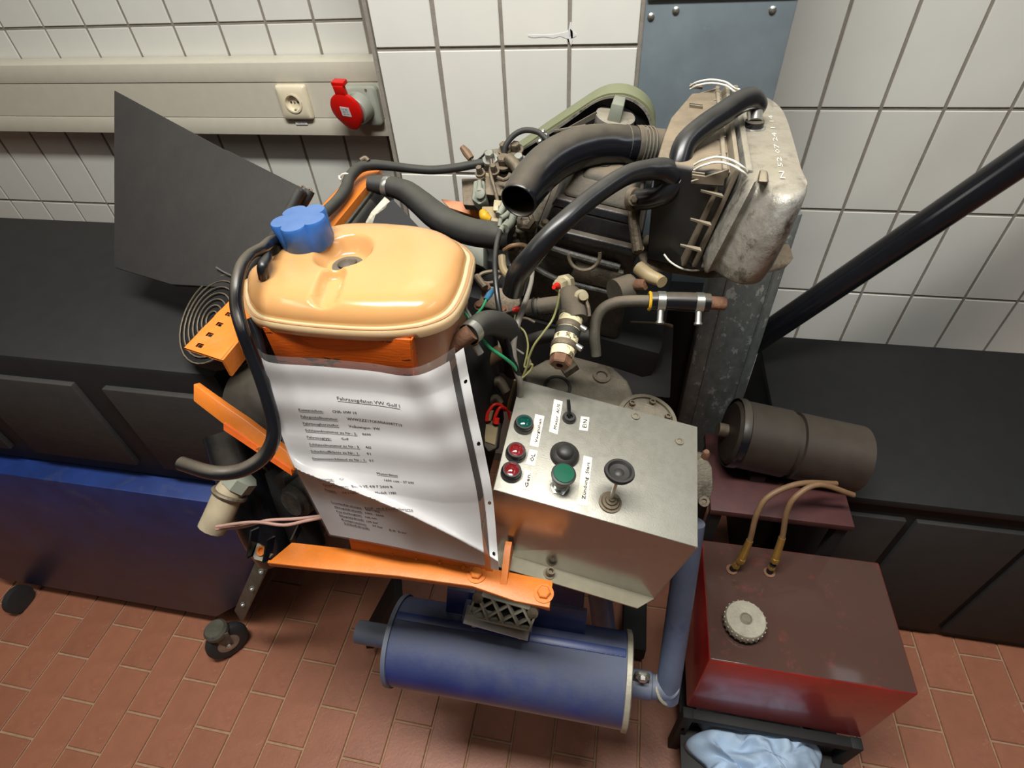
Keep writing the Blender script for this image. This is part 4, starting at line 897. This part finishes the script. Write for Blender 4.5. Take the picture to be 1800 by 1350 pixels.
MB().tube([W(875,312,.95),W(885,316,.945),W(893,312,.945),W(897,305,.945)], .0035, 8).build('throttle_lever', 'steel_dirty', t_)
for px,py in ((957,236),(962,244),(952,252)): MB().lathe(W(px,py,.96), V((-.5,-.3,.8)), [(.0055,0),(.0055,.008),(.003,.010)], 8).build('fitting', 'screw_zinc', t_)
wb_([(846,362,.95),(880,362,.95),(885,388,.94),(862,395,.94),(848,382,.94)], .02, 'relay_tan', 'flange_plate', .003)
MB().tube([W(848,372,.935),W(852,380,.93),(W(862,386,.93))], [.006,.009,.005], 12).build('yellow_cap', 'yellow', t_)
wb_([(868,350,.93),(884,352,.93),(884,372,.925),(866,370,.925)], .012, 'sender_cream', 'connector', .002)
tag(pxtube([(886,272,.975,5),(889,256,.97,5),(903,238,.965,5),(922,229,.96,5),(945,232,.955,5),(962,246,.95,5)]).build('fuel_hose', 'rubber_matt'), 'short thin arched hose above the injection pump', 'hose')
t2 = thing('loose_connector', W(820,270,1.0), 'small loose brown cable connector standing up before the tiles', 'connector')
MB().tube([W(812,258,1.0),W(820,268,1.0),W(828,279,1.0)], [.005,.0075,.0065], 10, 1).build('connector_body', 'hose_brown', t2)
MB().tube([W(829,280,1.0),W(835,287,1.0),W(845,285,.99)], .0025, 8).build('cable_tail', 'rubber', t2)
MB().tube([W(835,285,.995),W(845,278,.99),W(855,268,.985)], .0022, 8).build('cable_tail', 'rubber', t2)
tag(MB().prism([W(a,b,1.05) for a,b in ((775,350),(850,360),(850,385),(790,365))], V((0,.02,-.02))).build('orange_tab', 'orange'), 'small orange steel tab behind the radiator hose', 'tab')
tag(MB().prism([W(a,b,.98) for a,b in ((745,385),(800,395),(850,430),(850,470),(780,440))], V((0,.03,-.03))).build('support_plate', 'grey_plastic', bevel=.002), 'dull grey support plate behind the tank under the radiator hose', 'plate')
# black boxes added for the darkness under pump and behind tank
for nm,b_ in (('dark_filler', (-.34,-.16,.10,.30,-.40,-.16)),): ebox(*b_).build(nm, 'black_matt', ENG, bevel=.015)
ebox(-.26,-.15,.02,.20,-.38,-.18).build('dark_filler', 'black_matt', ENG, bevel=.015)
# injector bodies, leak-off loops
for i,(px,py) in enumerate(((915,402),(938,395),(905,425))):
    k = MB().lathe(W(px,py+10,.86), V((.05,-.4,.9)), [(.012,-.03),(.012,.0),(.009,.002),(.009,.014),(.005,.016)], 8).build('injector', 'cast_alu', ENG)
    MB().lathe(W(px,py-3,.855), V((.05,-.4,.9)), [(.004,0),(.004,.014)], 10).build('injector_tip', 'steel_dirty', k)
ebox(-.185,-.150,.02,.16,-.02,.005).build('manifold_rail', 'cast_alu', ENG, bevel=.006)
for (pts, m, r) in (([(886,440,.80),(900,432,.79),(920,431,.79),(932,440,.79),(938,455,.79)], 'hose_brown', .0032), ([(882,450,.80),(884,470,.795),(892,483,.79),(905,486,.785)], 'relay_tan', .0055),
        ([(918,442,.80),(916,455,.80),(905,468,.80),(896,468,.80)], 'steel_dirty', .003), ([(840,487,.80),(850,480,.80),(870,477,.80),(885,480,.80)], 'steel_dirty', .003), ([(840,487,.80),(852,497,.80),(870,495,.80),(880,485,.80)], 'steel_dirty', .0025),
        ([(838,486,.80),(846,497,.79),(853,506,.785)], 'steel_dirty', .005), ([(905,375,.86),(920,368,.86),(945,362,.86),(960,352,.87)], 'rubber_matt', .004), ([(940,300,.87),(950,340,.86),(945,380,.85),(950,410,.84)], 'engine_dusty', .006)):
    MB().tube([W(*p) for p in pts], r, 10).build('thin_pipe', m, ENG)
# dusty plate with fuel pump cover
MB().prism([W(a,b,.80) for a,b in ((850,500),(880,505),(912,510),(915,535),(900,548),(870,545),(838,537))], V((0,.015,-.02))).build('cover_plate', 'steel_dirty', ENG, bevel=.003)
for px,py in ((853,505),(843,537),(885,545)): MB().hexbolt(W(px,py,.797), V((-.05,-.5,.85)), .005,.006).build('bolt', 'rust', ENG)
# coolant flange, tee, flaky stub
MB().tube([W(925,541,.80),W(960,537,.79),W(1003,531,.78)], .0115, 20, 5, ribs=.0).build('coolant_tube', 'engine_dusty', ENG)
for px in (940,948,956,964): MB().torus(W(px,539,.795), W(1003,531,.78)-W(925,541,.80), .0115, .0018, 20, 6).build('tube_rib', 'rubber_matt', ENG)
MB().lathe(W(1004,531,.78), W(1015,570,.77)-W(1005,528,.785), [(.012,-.02),(.018,-.012),(.019,.02),(.017,.03)], 24).build('tee_housing', 'engine_dusty', ENG)
MB().lathe(W(1020,522,.77), V((.3,-.7,.6)), [(.010,-.01),(.010,.006),(.006,.007),(.006,.016),(.0001,.017)], 20).build('drain_plug', 'sender_cream', ENG)
MB().tube([W(1028,522,.765),W(1034,540,.76),W(1036,556,.76)], .0028, 8).build('clip_wire', 'steel_dirty', ENG)
t2 = thing('flaky_stub_hose', W(992,600,.76), 'short stub hose with flaking white paint and rusty end plug', 'hose')
pth = [W(1005,552,.775),W(1000,575,.765),W(994,600,.755),W(989,620,.748)]
MB().tube(pth, [.0165,.0165,.0165,.016], 24).build('stub_hose', 'flaky_white', t2)
ax_ = (pth[3]-pth[0]).normalized()
MB().lathe(pth[0]-ax_*.004, ax_, [(.0175,0),(.018,.010),(.0172,.012)], 24).build('hose_collar', 'engine_dusty', t2)
MB().lathe(pth[2]-ax_*.016, ax_, [(.0172,0),(.0172,.010)], 24).build('dark_band', 'rubber_matt', t2)
for c_,zx in ((.30,.0),(.78,.0)):
    q = pth[0].lerp(pth[3],c_); k = MB().lathe(q, ax_, [(.0175,0),(.0182,.001),(.0182,.008),(.0175,.009)], 28).build('hose_clamp', 'steel_dirty', t2)
    MB().tube([q+V((.016,-.004,.002)), q+V((.024,-.008,.0))], .0042, 12, 1).build('clamp_screw', 'screw_zinc', k)
MB().lathe(pth[3]-ax_*.004, ax_, [(.0165,0),(.0160,.010),(.0155,.012)], 20).build('plug_collar', 'flaky_white', t2)
MB().lathe(pth[3]+ax_*.006, ax_, [(.0150,0),(.0150,.012),(.013,.014),(.0055,.014),(.005,.006),(.0001,.006)], 6).build('rusty_plug', 'rust', t2)
# bent steel pipe with hose end to the right
t2 = thing('bent_steel_pipe', W(1050,600,.80), 'bent greasy steel pipe curving to the right before the engine', 'pipe')
pxtube([(1048,625,.80,9),(1045,590,.79,10),(1048,563,.785,10),(1060,543,.78,10),(1082,532,.775,10),(1110,529,.77,10),(1150,529,.765,10)]).build('pipe_body', 'engine_dusty', t2)
t3 = thing('clamped_hose', W(1190,531,.765), 'short black hose with two steel clamps and a rusty stub end', 'hose')
pxtube([(1141,529,.765,16),(1170,529,.762,16),(1210,530,.76,16.5),(1247,532,.758,16)], seg=24).build('hose_body', 'black_gloss', t3)
hax = (W(1247,532,.758)-W(1141,529,.765)).normalized()
MB().torus(W(1142,529,.765), hax, .0115, .0022, 20, 6).build('sealant_ring', 'yellow', t3)
for px in (1162,1229):
    q = W(px,529.5+(px-1162)*.03,.7625-(px-1162)*.00005)
    k = MB().lathe(q-hax*.0055, hax, [(.0128,0),(.0136,.0005),(.0136,.0105),(.0128,.011)], 32, caps=False).build('hose_clamp', 'screw_zinc', t3)
    dn_ = V((.02,-.75,-.65)).normalized()
    MB().tube([q+dn_*.010, q+dn_*.028], .0042, 14, 1).build('clamp_screw', 'screw_zinc', k)
    MB().tube([q+dn_*.028, q+dn_*.031], .0055, 14, 1).build('screw_head', 'screw_zinc', k)
pxtube([(1240,532,.758,12),(1258,533,.758,12),(1274,534,.758,12)], 1, 24).build('rusty_stub', 'rust', t3)
# intake tray, brass sender below the filter
MB().prism([W(a,b,.82) for a,b in ((1118,448),(1135,440),(1200,440),(1290,470),(1400,455),(1380,476),(1330,488),(1240,492),(1170,482),(1130,478))], V((0,.05,-.0))).build('intake_casting', 'steel_dirty', ENG, bevel=.006)
MB().tube([W(1122,470,.80),W(1140,484,.79),W(1158,492,.785),W(1164,496,.78)], [.010,.010,.0085,.0085], 14).build('brass_pipe', 'relay_tan', ENG)
MB().tube([W(1118,500,.80),W(1135,500,.79)], .008, 12, 1).build('threaded_stud', 'rust', ENG)
MB().tube([W(1110,505,.82),W(1080,515,.81)], .02, 20, 1).build('casting_stub', 'engine_dusty', ENG)
# dark panel and housing behind the switch box
tag(MB().prism([W(a,b,1.02) for a,b in ((1085,570),(1130,566),(1184,573),(1178,700),(1070,690))], V((0,.02,-.01))).build('black_battery_panel', 'black_cover', bevel=.002), 'flat dark panel behind the clamped hose and bent pipe', 'panel')
tag(pxtube([(1108,566,.99,1.6),(1140,567,.99,1.6),(1165,569,.99,2),(1182,574,.99,3)]).build('thin_rod', 'relay_tan'), 'thin pale rod lying along the top of the flat dark panel', 'rod')
tag(MB().box((.155,1.12,.40), (.21,.12,.80)).build('dark_void_box', 'black_matt', bevel=.004), 'black box added for the dark void left of the steel post', 'box')  # black box put in where there is only a dark void
gp = PY(1030,690,.70)
MB().prism([PN(a,b,gp,ez) for a,b in ((922,650),(960,630),(1010,622),(1075,640),(1105,668),(1125,715),(1130,770),(930,770))], -ez*.09).build('gearbox_housing', 'cast_alu', ENG, bevel=.008, seg=3)
MB().lathe(PN(1057,662,gp,ez), ez, [(.016,-.01),(.016,.004),(.010,.004),(.009,-.004),(.0001,-.004)], 20).build('housing_boss', 'steel_dirty', ENG)
MB().lathe(PN(918,640,gp,ez), ez, [(.016,-.01),(.016,.006),(.010,.006),(.009,-.004),(.0001,-.004)], 20).build('housing_boss', 'steel_dirty', ENG)
MB().torus(PN(980,680,gp,ez), ez, .022, .003, 28, 8).build('seal_ring', 'rubber_matt', ENG)
fw = W(1138,735,.93)
k = MB().lathe(fw, ez, [(.047,-.02),(.05,-.012),(.05,0),(.043,.001),(.043,-.004),(.03,-.004),(.028,.002),(.0001,.002)], 44).build('drive_flange', 'cast_alu', ENG)
for i in range(6):
    t = i*math.pi/3+.4; MB().socketbolt(fw+ex*.036*math.cos(t)+ey*.036*math.sin(t)-ez*.004, ez, .005,.008).build('flange_bolt', 'steel_dirty', k)
MB().tube([W(1012,640,.88),W(990,655,.88)], .01, 10).build('stud_pipe', 'steel_dirty', ENG)
# lower hoses
t2 = thing('elbow_hose', W(850,585,.74), 'thick grey black elbow hose clamped to the tank outlet', 'hose')
pxtube([(824,588,.675,19),(842,572,.69,21),(862,567,.71,22),(884,574,.74,23),(898,592,.77,23),(905,620,.80,22),(905,650,.84,20)], seg=24).build('hose_body', 'rubber_matt', t2)
ca = (W(842,572,.69)-W(824,588,.675)).normalized(); q = W(829,584,.677)
MB().lathe(q-ca*.006, ca, [(.0138,0),(.0148,.0005),(.0148,.011),(.0138,.012)], 28, caps=False).build('hose_clamp', 'screw_zinc', t2)
MB().tube([q+V((.004,-.006,-.014)), q+V((.010,-.008,-.026))], .005, 12, 1).build('clamp_screw', 'screw_zinc', t2)
for pts,m,lab in (([(770,672,.84,12),(800,660,.84,14),(840,640,.85,14),(880,618,.87,13)],'hose_brown','dull brown hose running down behind the punched strip'),
        ([(930,600,.88,12),(960,592,.88,13),(1000,590,.88,13),(1040,592,.88,12)],'rubber_matt','dark hose running sideways behind the flaky stub')):
    tag(pxtube(pts).build('lower_hose', m), lab, 'hose')
MB().prism([W(a,b,.86) for a,b in ((875,598),(882,596),(890,612),(884,622),(876,615))], V((0,.006,-.006))).build('pale_clip', 'sender_cream', ENG)
for pts in ([(905,560,.86,3),(925,560,.86,3),(940,567,.86,3)],[(830,700,.9,9),(850,680,.9,10),(875,670,.9,10),(890,690,.9,9)],[(845,720,.88,6),(870,700,.88,7),(880,710,.88,7)],[(850,740,.9,11),(800,730,.9,12),(790,700,.92,12)]):
    pxtube(pts).build('small_pipe', 'steel_dirty', ENG)
# relay with red wires
t2 = thing('relay_box', W(858,765,.86), 'small tan relay box with red wires beside the switch box', 'relay')
rp_ = W(858,765,.86); MB().prism([W(a,b,.86) for a,b in ((845,735),(878,742),(873,788),(858,795),(848,780))], V((-.002,.02,-.025))).build('relay_case', 'engine_dusty', t2, bevel=.003)
MB().prism([W(a,b,.858) for a,b in ((849,744),(875,750),(870,782),(853,776))], V((0,.0015,-.002))).build('relay_label', 'relay_tan', t2)
for i,pts in enumerate(([(852,740,.855,2.5),(858,725,.85,3),(868,712,.85,3),(880,712,.855,3),(888,722,.86,3)],[(868,742,.855,2.5),(872,728,.85,3),(880,716,.85,3),(893,722,.86,3),(896,738,.87,2)],[(860,738,.855,3.5),(864,722,.85,4)])):
    pxtube(pts).build('lead_wire', 'wire_red' if i<2 else 'relay_tan', t2)
for q in ((855,733),(872,738)): MB().tube([W(q[0],q[1]+6,.855),W(q[0]+1,q[1]-3,.853)], .0048, 10, 1).build('red_sleeve', 'wire_red', t2)
# ================================================================== loose wires
def wire(nm, pts, m, lab, cat='wire', **k): return tag(pxtube(pts, **k).build(nm, m), lab, cat)
wire('black_cable', [(880,405,.80,5),(874,425,.77,5),(870,460,.75,5),(872,500,.735,5),(877,540,.73,5),(886,580,.735,5),(898,620,.75,5),(908,650,.76,5),(914,668,.775,5),(912,690,.80,5)], 'rubber', 'long black cable hanging from the pump plugs down to the switch box', 'cable')
wire('grey_cable', [(936,478,.80,4),(933,500,.78,4),(922,535,.76,5),(908,575,.75,6),(902,610,.75,6),(906,645,.76,6),(914,672,.775,6),(914,695,.80,6)], 'wire_grey', 'thicker grey black cable from under the breather hose to the switch box', 'cable')
wire('green_wire', [(984,510,.785,1.8),(981,530,.76,2),(972,560,.735,2),(955,585,.735,2),(940,605,.74,2),(931,625,.75,2),(926,645,.76,2),(918,665,.772,2)], 'wire_olive', 'thin green wire from the red sender plug down to the switch box')
wire('green_wire', [(816,548,.71,3),(830,566,.71,3),(845,592,.71,3.2),(862,612,.72,3.2),(885,628,.73,3.2),(902,642,.75,3.2),(911,658,.765,3.2),(915,672,.775,3)], 'wire_green', 'thick green wire sweeping from behind the tank to the switch box')
wire('grey_wire', [(810,530,.715,3),(822,548,.71,3),(836,572,.71,3)], 'wire_grey', 'short grey wire beside the thick green wire behind the tank')
t2 = thing('blue_lug_wire', W(860,520,.76), 'short green wire with blue lug before the cover plate', 'wire')
pxtube([(855,526,.755,2.2),(848,540,.745,2.2),(838,552,.735,2.2),(828,562,.72,2.2)]).build('wire_core', 'wire_green', t2)
MB().tube([W(854,527,.755),W(860,518,.76),W(868,508,.765)], [.0035,.0045,.003], 10, 1).build('blue_lug', 'lug_blue', t2)
t2 = thing('red_lug_wire', W(905,545,.76), 'grey wire with red lug looping left of the coolant tube', 'wire')
pxtube([(903,545,.76,2),(885,550,.75,2),(870,556,.745,2),(866,570,.745,2),(872,585,.745,2),(890,600,.75,2),(905,612,.755,2),(920,622,.76,2)]).build('wire_core', 'wire_grey', t2)
MB().tube([W(901,546,.76),W(906,544,.76),W(913,544,.762)], [.003,.0045,.004], 10, 1).build('red_lug', 'wire_red', t2)
wire('olive_wire', [(906,553,.755,1.8),(905,565,.755,1.8),(913,574,.755,1.8),(923,585,.755,1.8),(928,605,.757,1.8),(926,625,.76,1.8),(922,645,.765,1.8),(935,640,.76,2),(933,650,.765,2),(918,664,.77,2)], 'wire_olive', 'thin olive wire curling into a small loop above the switch box')
wire('olive_wire', [(905,668,.79,2),(900,690,.82,2.5),(896,705,.84,3),(893,720,.86,3)], 'wire_olive', 'short olive wire going down left of the switch box')
t2 = thing('plug_pair', W(885,385,.83), 'pair of grey cable plugs hanging under the intake pipe mouth', 'plug')
for pts in ([(888,350,.82,5),(882,368,.815,6),(876,378,.81,6)],[(898,368,.82,4),(890,378,.815,5),(880,384,.81,5)],[(903,378,.815,7),(898,392,.81,7),(888,402,.80,8)],[(893,388,.81,4),(882,402,.80,5),(880,410,.795,5)],[(880,385,.81,4),(878,398,.81,4)]):
    pxtube(pts).build('plug_sleeve', 'grey_plastic', t2)
MB().lathe(W(925,388,.83), V((-.1,-.7,.6)), [(.013,-.008),(.014,0),(.014,.004),(.008,.006),(.006,.003)], 6).build('hex_fitting', 'steel_dirty', t2)
# ================================================================== hoses
hx = 'hose'
t2 = thing('radiator_hose', W(760,370,.9), 'thick dusty radiator hose running from radiator to engine', 'hose')
pxtube([(672,326,.93,14),(690,329,.925,17),(715,338,.92,20),(740,357,.91,22),(765,378,.90,24),(795,396,.89,24),(830,408,.87,24),(870,414,.85,24),(900,418,.84,22)], seg=26).build('hose_body', 'rubber_matt', t2)
ha = (W(690,329,.925)-W(672,326,.93)).normalized()
MB().lathe(W(676,327,.93), ha, [(.016,0),(.0165,.001),(.0165,.009),(.016,.010)], 24, caps=False).build('hose_clamp', 'screw_zinc', t2)
MB().tube([W(676,316,.92),W(684,314,.92)], .004, 8, 1).build('clamp_screw', 'steel_dirty', t2)
t2 = thing('overflow_hose', W(640,292,1.0), 'black hose along the orange rail and across the tiles to the pump', 'hose')
pxtube([(872,285,.99,7),(840,288,.99,7.5),(800,295,.99,7.5),(760,299,.985,7.5),(720,296,.98,7.5),(685,292,.97,8),(655,290,.96,9),(632,295,.95,9.5),(615,312,.93,10),(608,332,.91,10.5),(594,352,.88,10),(570,375,.84,10),(540,400,.78,10),(500,420,.74,11),(478,438,.70,12)], seg=16).build('hose_body', 'rubber_matt', t2)
MB().torus(W(610,316,.93), (W(615,312,.93)-W(608,332,.91)), .0112, .0016, 24, 6).build('cable_tie', 'wire_white', t2)
MB().tube([W(600,316,.92),W(597,314,.92),W(596,309,.92)], .0016, 8).build('tie_tail', 'wire_white', t2)
MB().tube([W(634,282,.95),W(642,278,.95),W(648,283,.95)], .004, 10).build('hose_clip', 'steel_dirty', t2)
t2 = thing('tank_hose', W(430,600,.62), 'black hose looping down in front at the far left of the tank', 'hose')
pxtube([(492,420,.72,9),(476,425,.69,10),(462,436,.66,10),(440,448,.64,10),(424,470,.62,11),(416,505,.61,11.5),(417,545,.61,12),(428,585,.61,12),(440,618,.62,12),(455,655,.63,11.5),(470,700,.64,11.5),(480,740,.65,12),(480,772,.655,12.5),(466,800,.66,13),(440,820,.66,13),(410,830,.66,13),(370,830,.66,13),(320,815,.68,13)], seg=18).build('hose_body', 'black_gloss', t2)
pxtube([(466,440,.67,8),(468,455,.66,10),(462,470,.65,10),(464,490,.66,9)], seg=14).build('hose_sleeve', 'rubber', t2)
t2 = thing('grey_side_hose', W(450,600,.66), 'dark hose just behind the looping hose beside the tank bracket', 'hose')
pxtube([(436,560,.66,10),(450,590,.665,10),(462,640,.67,10),(470,690,.68,9),(482,740,.69,8)], seg=14).build('hose_body', 'rubber', t2)
# large air intake pipe, open mouth
t2 = thing('intake_pipe', W(960,290,.78), 'large curved black intake pipe with open mouth toward the front', 'pipe')
ip = [(911,354,.722,33),(932,322,.742,36),(960,292,.755,37),(993,271,.765,36.5),(1030,259,.775,36),(1070,255,.785,34.5),(1102,256,.79,33),(1135,258,.797,31)]
mb = MB(); mb.tube([W(a,b,d) for a,b,d,r in ip], [r*d/F for a,b,d,r in ip], 40, 8, False); outer = mb.last
mi = MB(); mi.tube([W(a,b,d) for a,b,d,r in ip], [r*.91*d/F for a,b,d,r in ip], 40, 8, False); inner = mi.last
MB().rings([inner[k] for k in range(20,-1,-1)] + [[p.lerp(q,.5)-(W(934,321,.745)-W(916,350,.735)).normalized()*.001 for p,q in zip(inner[0],outer[0])]] + outer, False).build('pipe_shell', 'black_gloss', t2, ang=60)
mi = MB().rings([inner[k] for k in range(20,28)], True).build('inner_flap', 'black_matt', t2)
ia = (W(1135,258,.797)-W(1102,255,.79)).normalized()
for j,px in enumerate((1098,1122,1128,1134,1140)): MB().torus(W(px,255.5+(px-1100)*.08,.79+(px-1100)*.0002), ia, .0262, .0018 if j else .001, 36, 6).build('pipe_bead', 'engine_dusty', t2)
MB().lathe(W(1112,256,.792), ia, [(.0268,0),(.0272,.008),(.0258,.012),(.0255,.05)], 36, caps=False).build('clamp_collar', 'engine_dusty', t2)
MB().lathe(W(1135,232,.78), V((0,-.5,.8)), [(.005,0),(.005,.004),(.002,.006)], 12).build('clamp_screw', 'screw_zinc', t2)
# breather hose with branch
t2 = thing('breather_hose', W(1180,300,.72), 'long glossy black breather hose with branch from filter to engine', 'hose')
pxtube([(1325,200,.78,12),(1330,185,.76,18),(1320,174,.745,19),(1300,180,.735,19.5),(1270,200,.725,20),(1235,224,.715,20),(1205,252,.71,20),(1194,285,.71,20),(1188,310,.715,21),(1174,335,.725,20),(1150,348,.74,18),(1120,352,.755,18)], seg=28).build('main_hose', 'rubber', t2)
pxtube([(1185,308,.712,21),(1165,298,.705,20),(1140,299,.70,18),(1110,305,.69,17),(1080,320,.68,17),(1040,348,.67,17),(1000,382,.66,17.5),(965,415,.66,18),(935,450,.67,19),(912,480,.69,20),(902,510,.72,20)], seg=28).build('branch_hose', 'rubber', t2)
MB().torus(W(1188,306,.712), W(1150,298,.70)-W(1188,306,.712), .0155, .0008, 30, 6).build('mould_line', 'wire_grey', t2)
MB().lathe(W(1108,350,.76), W(1125,352,.75)-W(1100,350,.765), [(.014,0),(.0155,.001),(.0155,.009),(.014,.01)], 24).build('hose_clamp', 'steel_dirty', t2)
# ================================================================== air filter
ZA = 1.275
t2 = thing('air_filter', PZ(1290,300,ZA)+V((0,.1,-.14)), 'large dusty air filter housing with ribs and wire clips at upper right', 'air filter')
Lf = [PZ(a,b,ZA) for a,b in ((1152,282),(1163,252),(1166,232),(1178,205),(1216,160),(1285,156),(1296,210),(1306,300),(1250,292))]
LF = [(1152,284),(1165,238),(1178,206),(1216,162),(1262,158),(1272,220),(1282,306)]
Lf = [PZ(a,b,ZA) for a,b in LF]
dz = V((0,0,-1))
def ring_at(P_, z, k=1, c=None):
    c = c or sum(P_, V())/len(P_); return [V((c.x+(p.x-c.x)*k, c.y+(p.y-c.y)*k, z)) for p in P_]
MB().rings([ring_at(Lf,ZA-.150,.86), ring_at(Lf,ZA-.145,.90), ring_at(Lf,ZA-.02,.985), ring_at(Lf,ZA-.006,.985), ring_at(Lf,ZA,.96)]).build('left_housing', 'filter_black', t2, bevel=.002, ang=40)
# seam flanges: two upright plates across the depth
f0, f1 = PZ(1288,155,ZA), PZ(1310,302,ZA)
sn = (f1-f0).cross(V((0,0,1))).normalized(); sn = sn if sn.x > 0 else -sn
sl = PY(1232,470,f1.y-.0)
def seam(off_, wd, grow, m, nm):
    a = f0+V((0,grow,grow)); b = f1+V((0,-grow,grow)); c = V((sl.x,f1.y-grow*.6,sl.z)); d = V((sl.x-.01,f0.y+grow,sl.z))
    MB().prism([p+sn*off_ for p in (a,b,c,d)], sn*wd).build(nm, m, t2, bevel=.002)
seam(-.026,.006,.003,'filter_top','seam_flange'); seam(-.012,.006,.005,'filter_top','seam_flange'); seam(.0,.008,.004,'filter_grey','seam_flange')
# ribs between left housing and seam
fl0, fl1 = PZ(1272,158,ZA), PZ(1290,303,ZA)
for i in range(7):
    t = i/6; a = Lf[4].lerp(Lf[6], t)+V((-.042,0,-.010)); b = fl0.lerp(fl1,t)+V((-.006,0,.004))
    MB().hull([a+V((0,-.0012,0)),b+V((0,-.0012,0)),b+V((0,-.0012,-.02)),a+V((0,-.0012,-.002))],[p+V((0,.0024,0)) for p in (a,b,b+V((0,0,-.02)),a+V((0,0,-.002)))]).build('rib', 'filter_top', t2)
Lb = [PZ(a,b,ZA-.006) for a,b in ((1236,160),(1276,158),(1300,304),(1252,300))]
MB().prism(Lb, V((0,0,-.10))).build('rib_wall', 'filter_black', t2, bevel=.002)
for i,(px,py,qx,qy) in enumerate(((1232,334,1272,345),(1214,384,1251,396),(1196,430,1233,441))):
    yy_ = Lf[6].y-.002-.004*i; a, b = PY(px,py,yy_), PY(qx,qy,yy_-.012)
    MB().hull([a,b,b+V((0,.016,-.004)),a+V((0,.004,-.001))],[p+V((0,0,-.0025)) for p in (a,b,b+V((0,.016,-.004)),a+V((0,.004,-.001)))]).build('rib', 'filter_top', t2)
for px,py in ((1212,150),(1212,184),(1216,306)):
    a, b = PZ(px,py,ZA+.001), PZ(px+22,py+3,ZA+.001)
    for o2 in (0,.008): MB().bar(a+V((0,-o2,.001)), b+V((0,-o2,.001)), .0025,.004).build('clip_lug', 'filter_top', t2)
# right housing, rounded
RF = [(1296,158),(1322,160),(1350,168),(1372,185),(1384,206),(1398,250),(1412,300),(1424,330),(1405,345),(1370,340),(1335,322),(1312,308)]
Rf = [PZ(a,b,ZA) for a,b in RF]
cR = sum(Rf, V())/len(Rf)
RB = [PZ(a,b,ZA-.15) for a,b in RF]
def rr_(kb, z, k): return [V((cR.x+(p.x-cR.x)*k*(1+1.3*(ZA-z)), cR.y+(p.y-cR.y)*k, z)) for p in Rf]
rps = []
for z_,k_ in ((ZA-.126,.80),(ZA-.124,.93),(ZA-.116,1.0),(ZA-.095,1.04),(ZA-.05,1.04),(ZA-.018,1.01),(ZA-.006,.985),(ZA,.93),(ZA+.001,.5)):
    q_, _ = smooth(rr_(0,z_,k_)+[rr_(0,z_,k_)[0]], 0, 4); rps.append([V((p.x-(ZA-z_)*.19,p.y,p.z)) for p in q_[:-1]])
MB().rings(rps).build('right_housing', 'filter_grey', t2, ang=60)
MB().hull([PZ(a,b,ZA+.002) for a,b in ((1335,297),(1350,300),(1352,322),(1330,322))],[PZ(a,b,ZA+.010) for a,b in ((1337,300),(1348,302),(1349,320),(1333,319))]).build('clip_pocket', 'filter_top', t2, bevel=.002)
# outlet stub toward the pipe
pxtube([(1120,257,.793,29),(1150,260,.80,30),(1185,264,.81,30)], 1, 32).build('inlet_stub', 'filter_top', t2)
# hose stub with washer on top
st = PZ(1324,226,ZA)
MB().lathe(st, (0,0,1), [(.015,0),(.0155,.002),(.013,.003)], 28).build('washer', 'screw_zinc', t2)
MB().lathe(st+V((0,0,.002)), (0,0,1), [(.0125,0),(.0125,.008),(.010,.009)], 28).build('rubber_ring', 'black_gloss', t2)
tdir = (W(1326,190,.765)-st).normalized()
MB().lathe(st+V((0,0,.008)), tdir, [(.0095,0),(.0095,.035)], 28).build('metal_stub', 'screw_zinc', t2)
# spring clips
cg = 'spring wire clips on the air filter'
for nm,prs in (('upper',[(1213,149),(1226,142),(1250,138),(1275,142),(1290,152),(1301,158)]),('lower',[(1220,288),(1235,280),(1260,274),(1285,279),(1305,291),(1313,299)])):
    z_ = ZA+.012; ps = [PZ(a,b+2,ZA+.004+.014*math.sin(i/5*math.pi)) for i,(a,b) in enumerate(prs)]
    k = MB().tube(ps, .0014, 8).build('spring_clip', 'wire_white', t2)
    MB().tube([p+V((.0,-.010,-.002)) for p in ps], .0014, 8).build('spring_clip', 'wire_white', t2)
MB().tube([PZ(a,b,ZA+.008) for a,b in ((1288,160),(1294,163),(1300,160),(1299,157),(1290,158))], .0014, 8).build('clip_hook', 'wire_white', t2)
ps = [W(a,b,.78) for a,b in ((1167,447),(1178,460),(1196,471),(1215,475),(1232,474),(1243,470),(1247,464),(1249,472))]
MB().tube(ps, .0014, 8).build('spring_clip', 'wire_white', t2)
MB().prism([W(a,b,.80) for a,b in ((1163,440),(1175,434),(1178,446),(1200,460),(1196,466),(1172,452))], V((0,.01,0))).build('clip_lug', 'filter_black', t2)
# moulded number on the housing
tm, tf = text_mesh('N 52 07 24 1 14')
pa, pb2 = PZ(1380,316,ZA+.0), PZ(1357,205,ZA+.0); dr_ = pb2-pa; sd_ = dr_.cross(V((0,0,1))).normalized()
MB().add([V(((pa+dr_*x).x,(pa+dr_*x).y,ZA+.0016))-sd_*(y*.008) for x,y in tm], tf).build('moulded_number', 'wire_white', t2, flat=True)
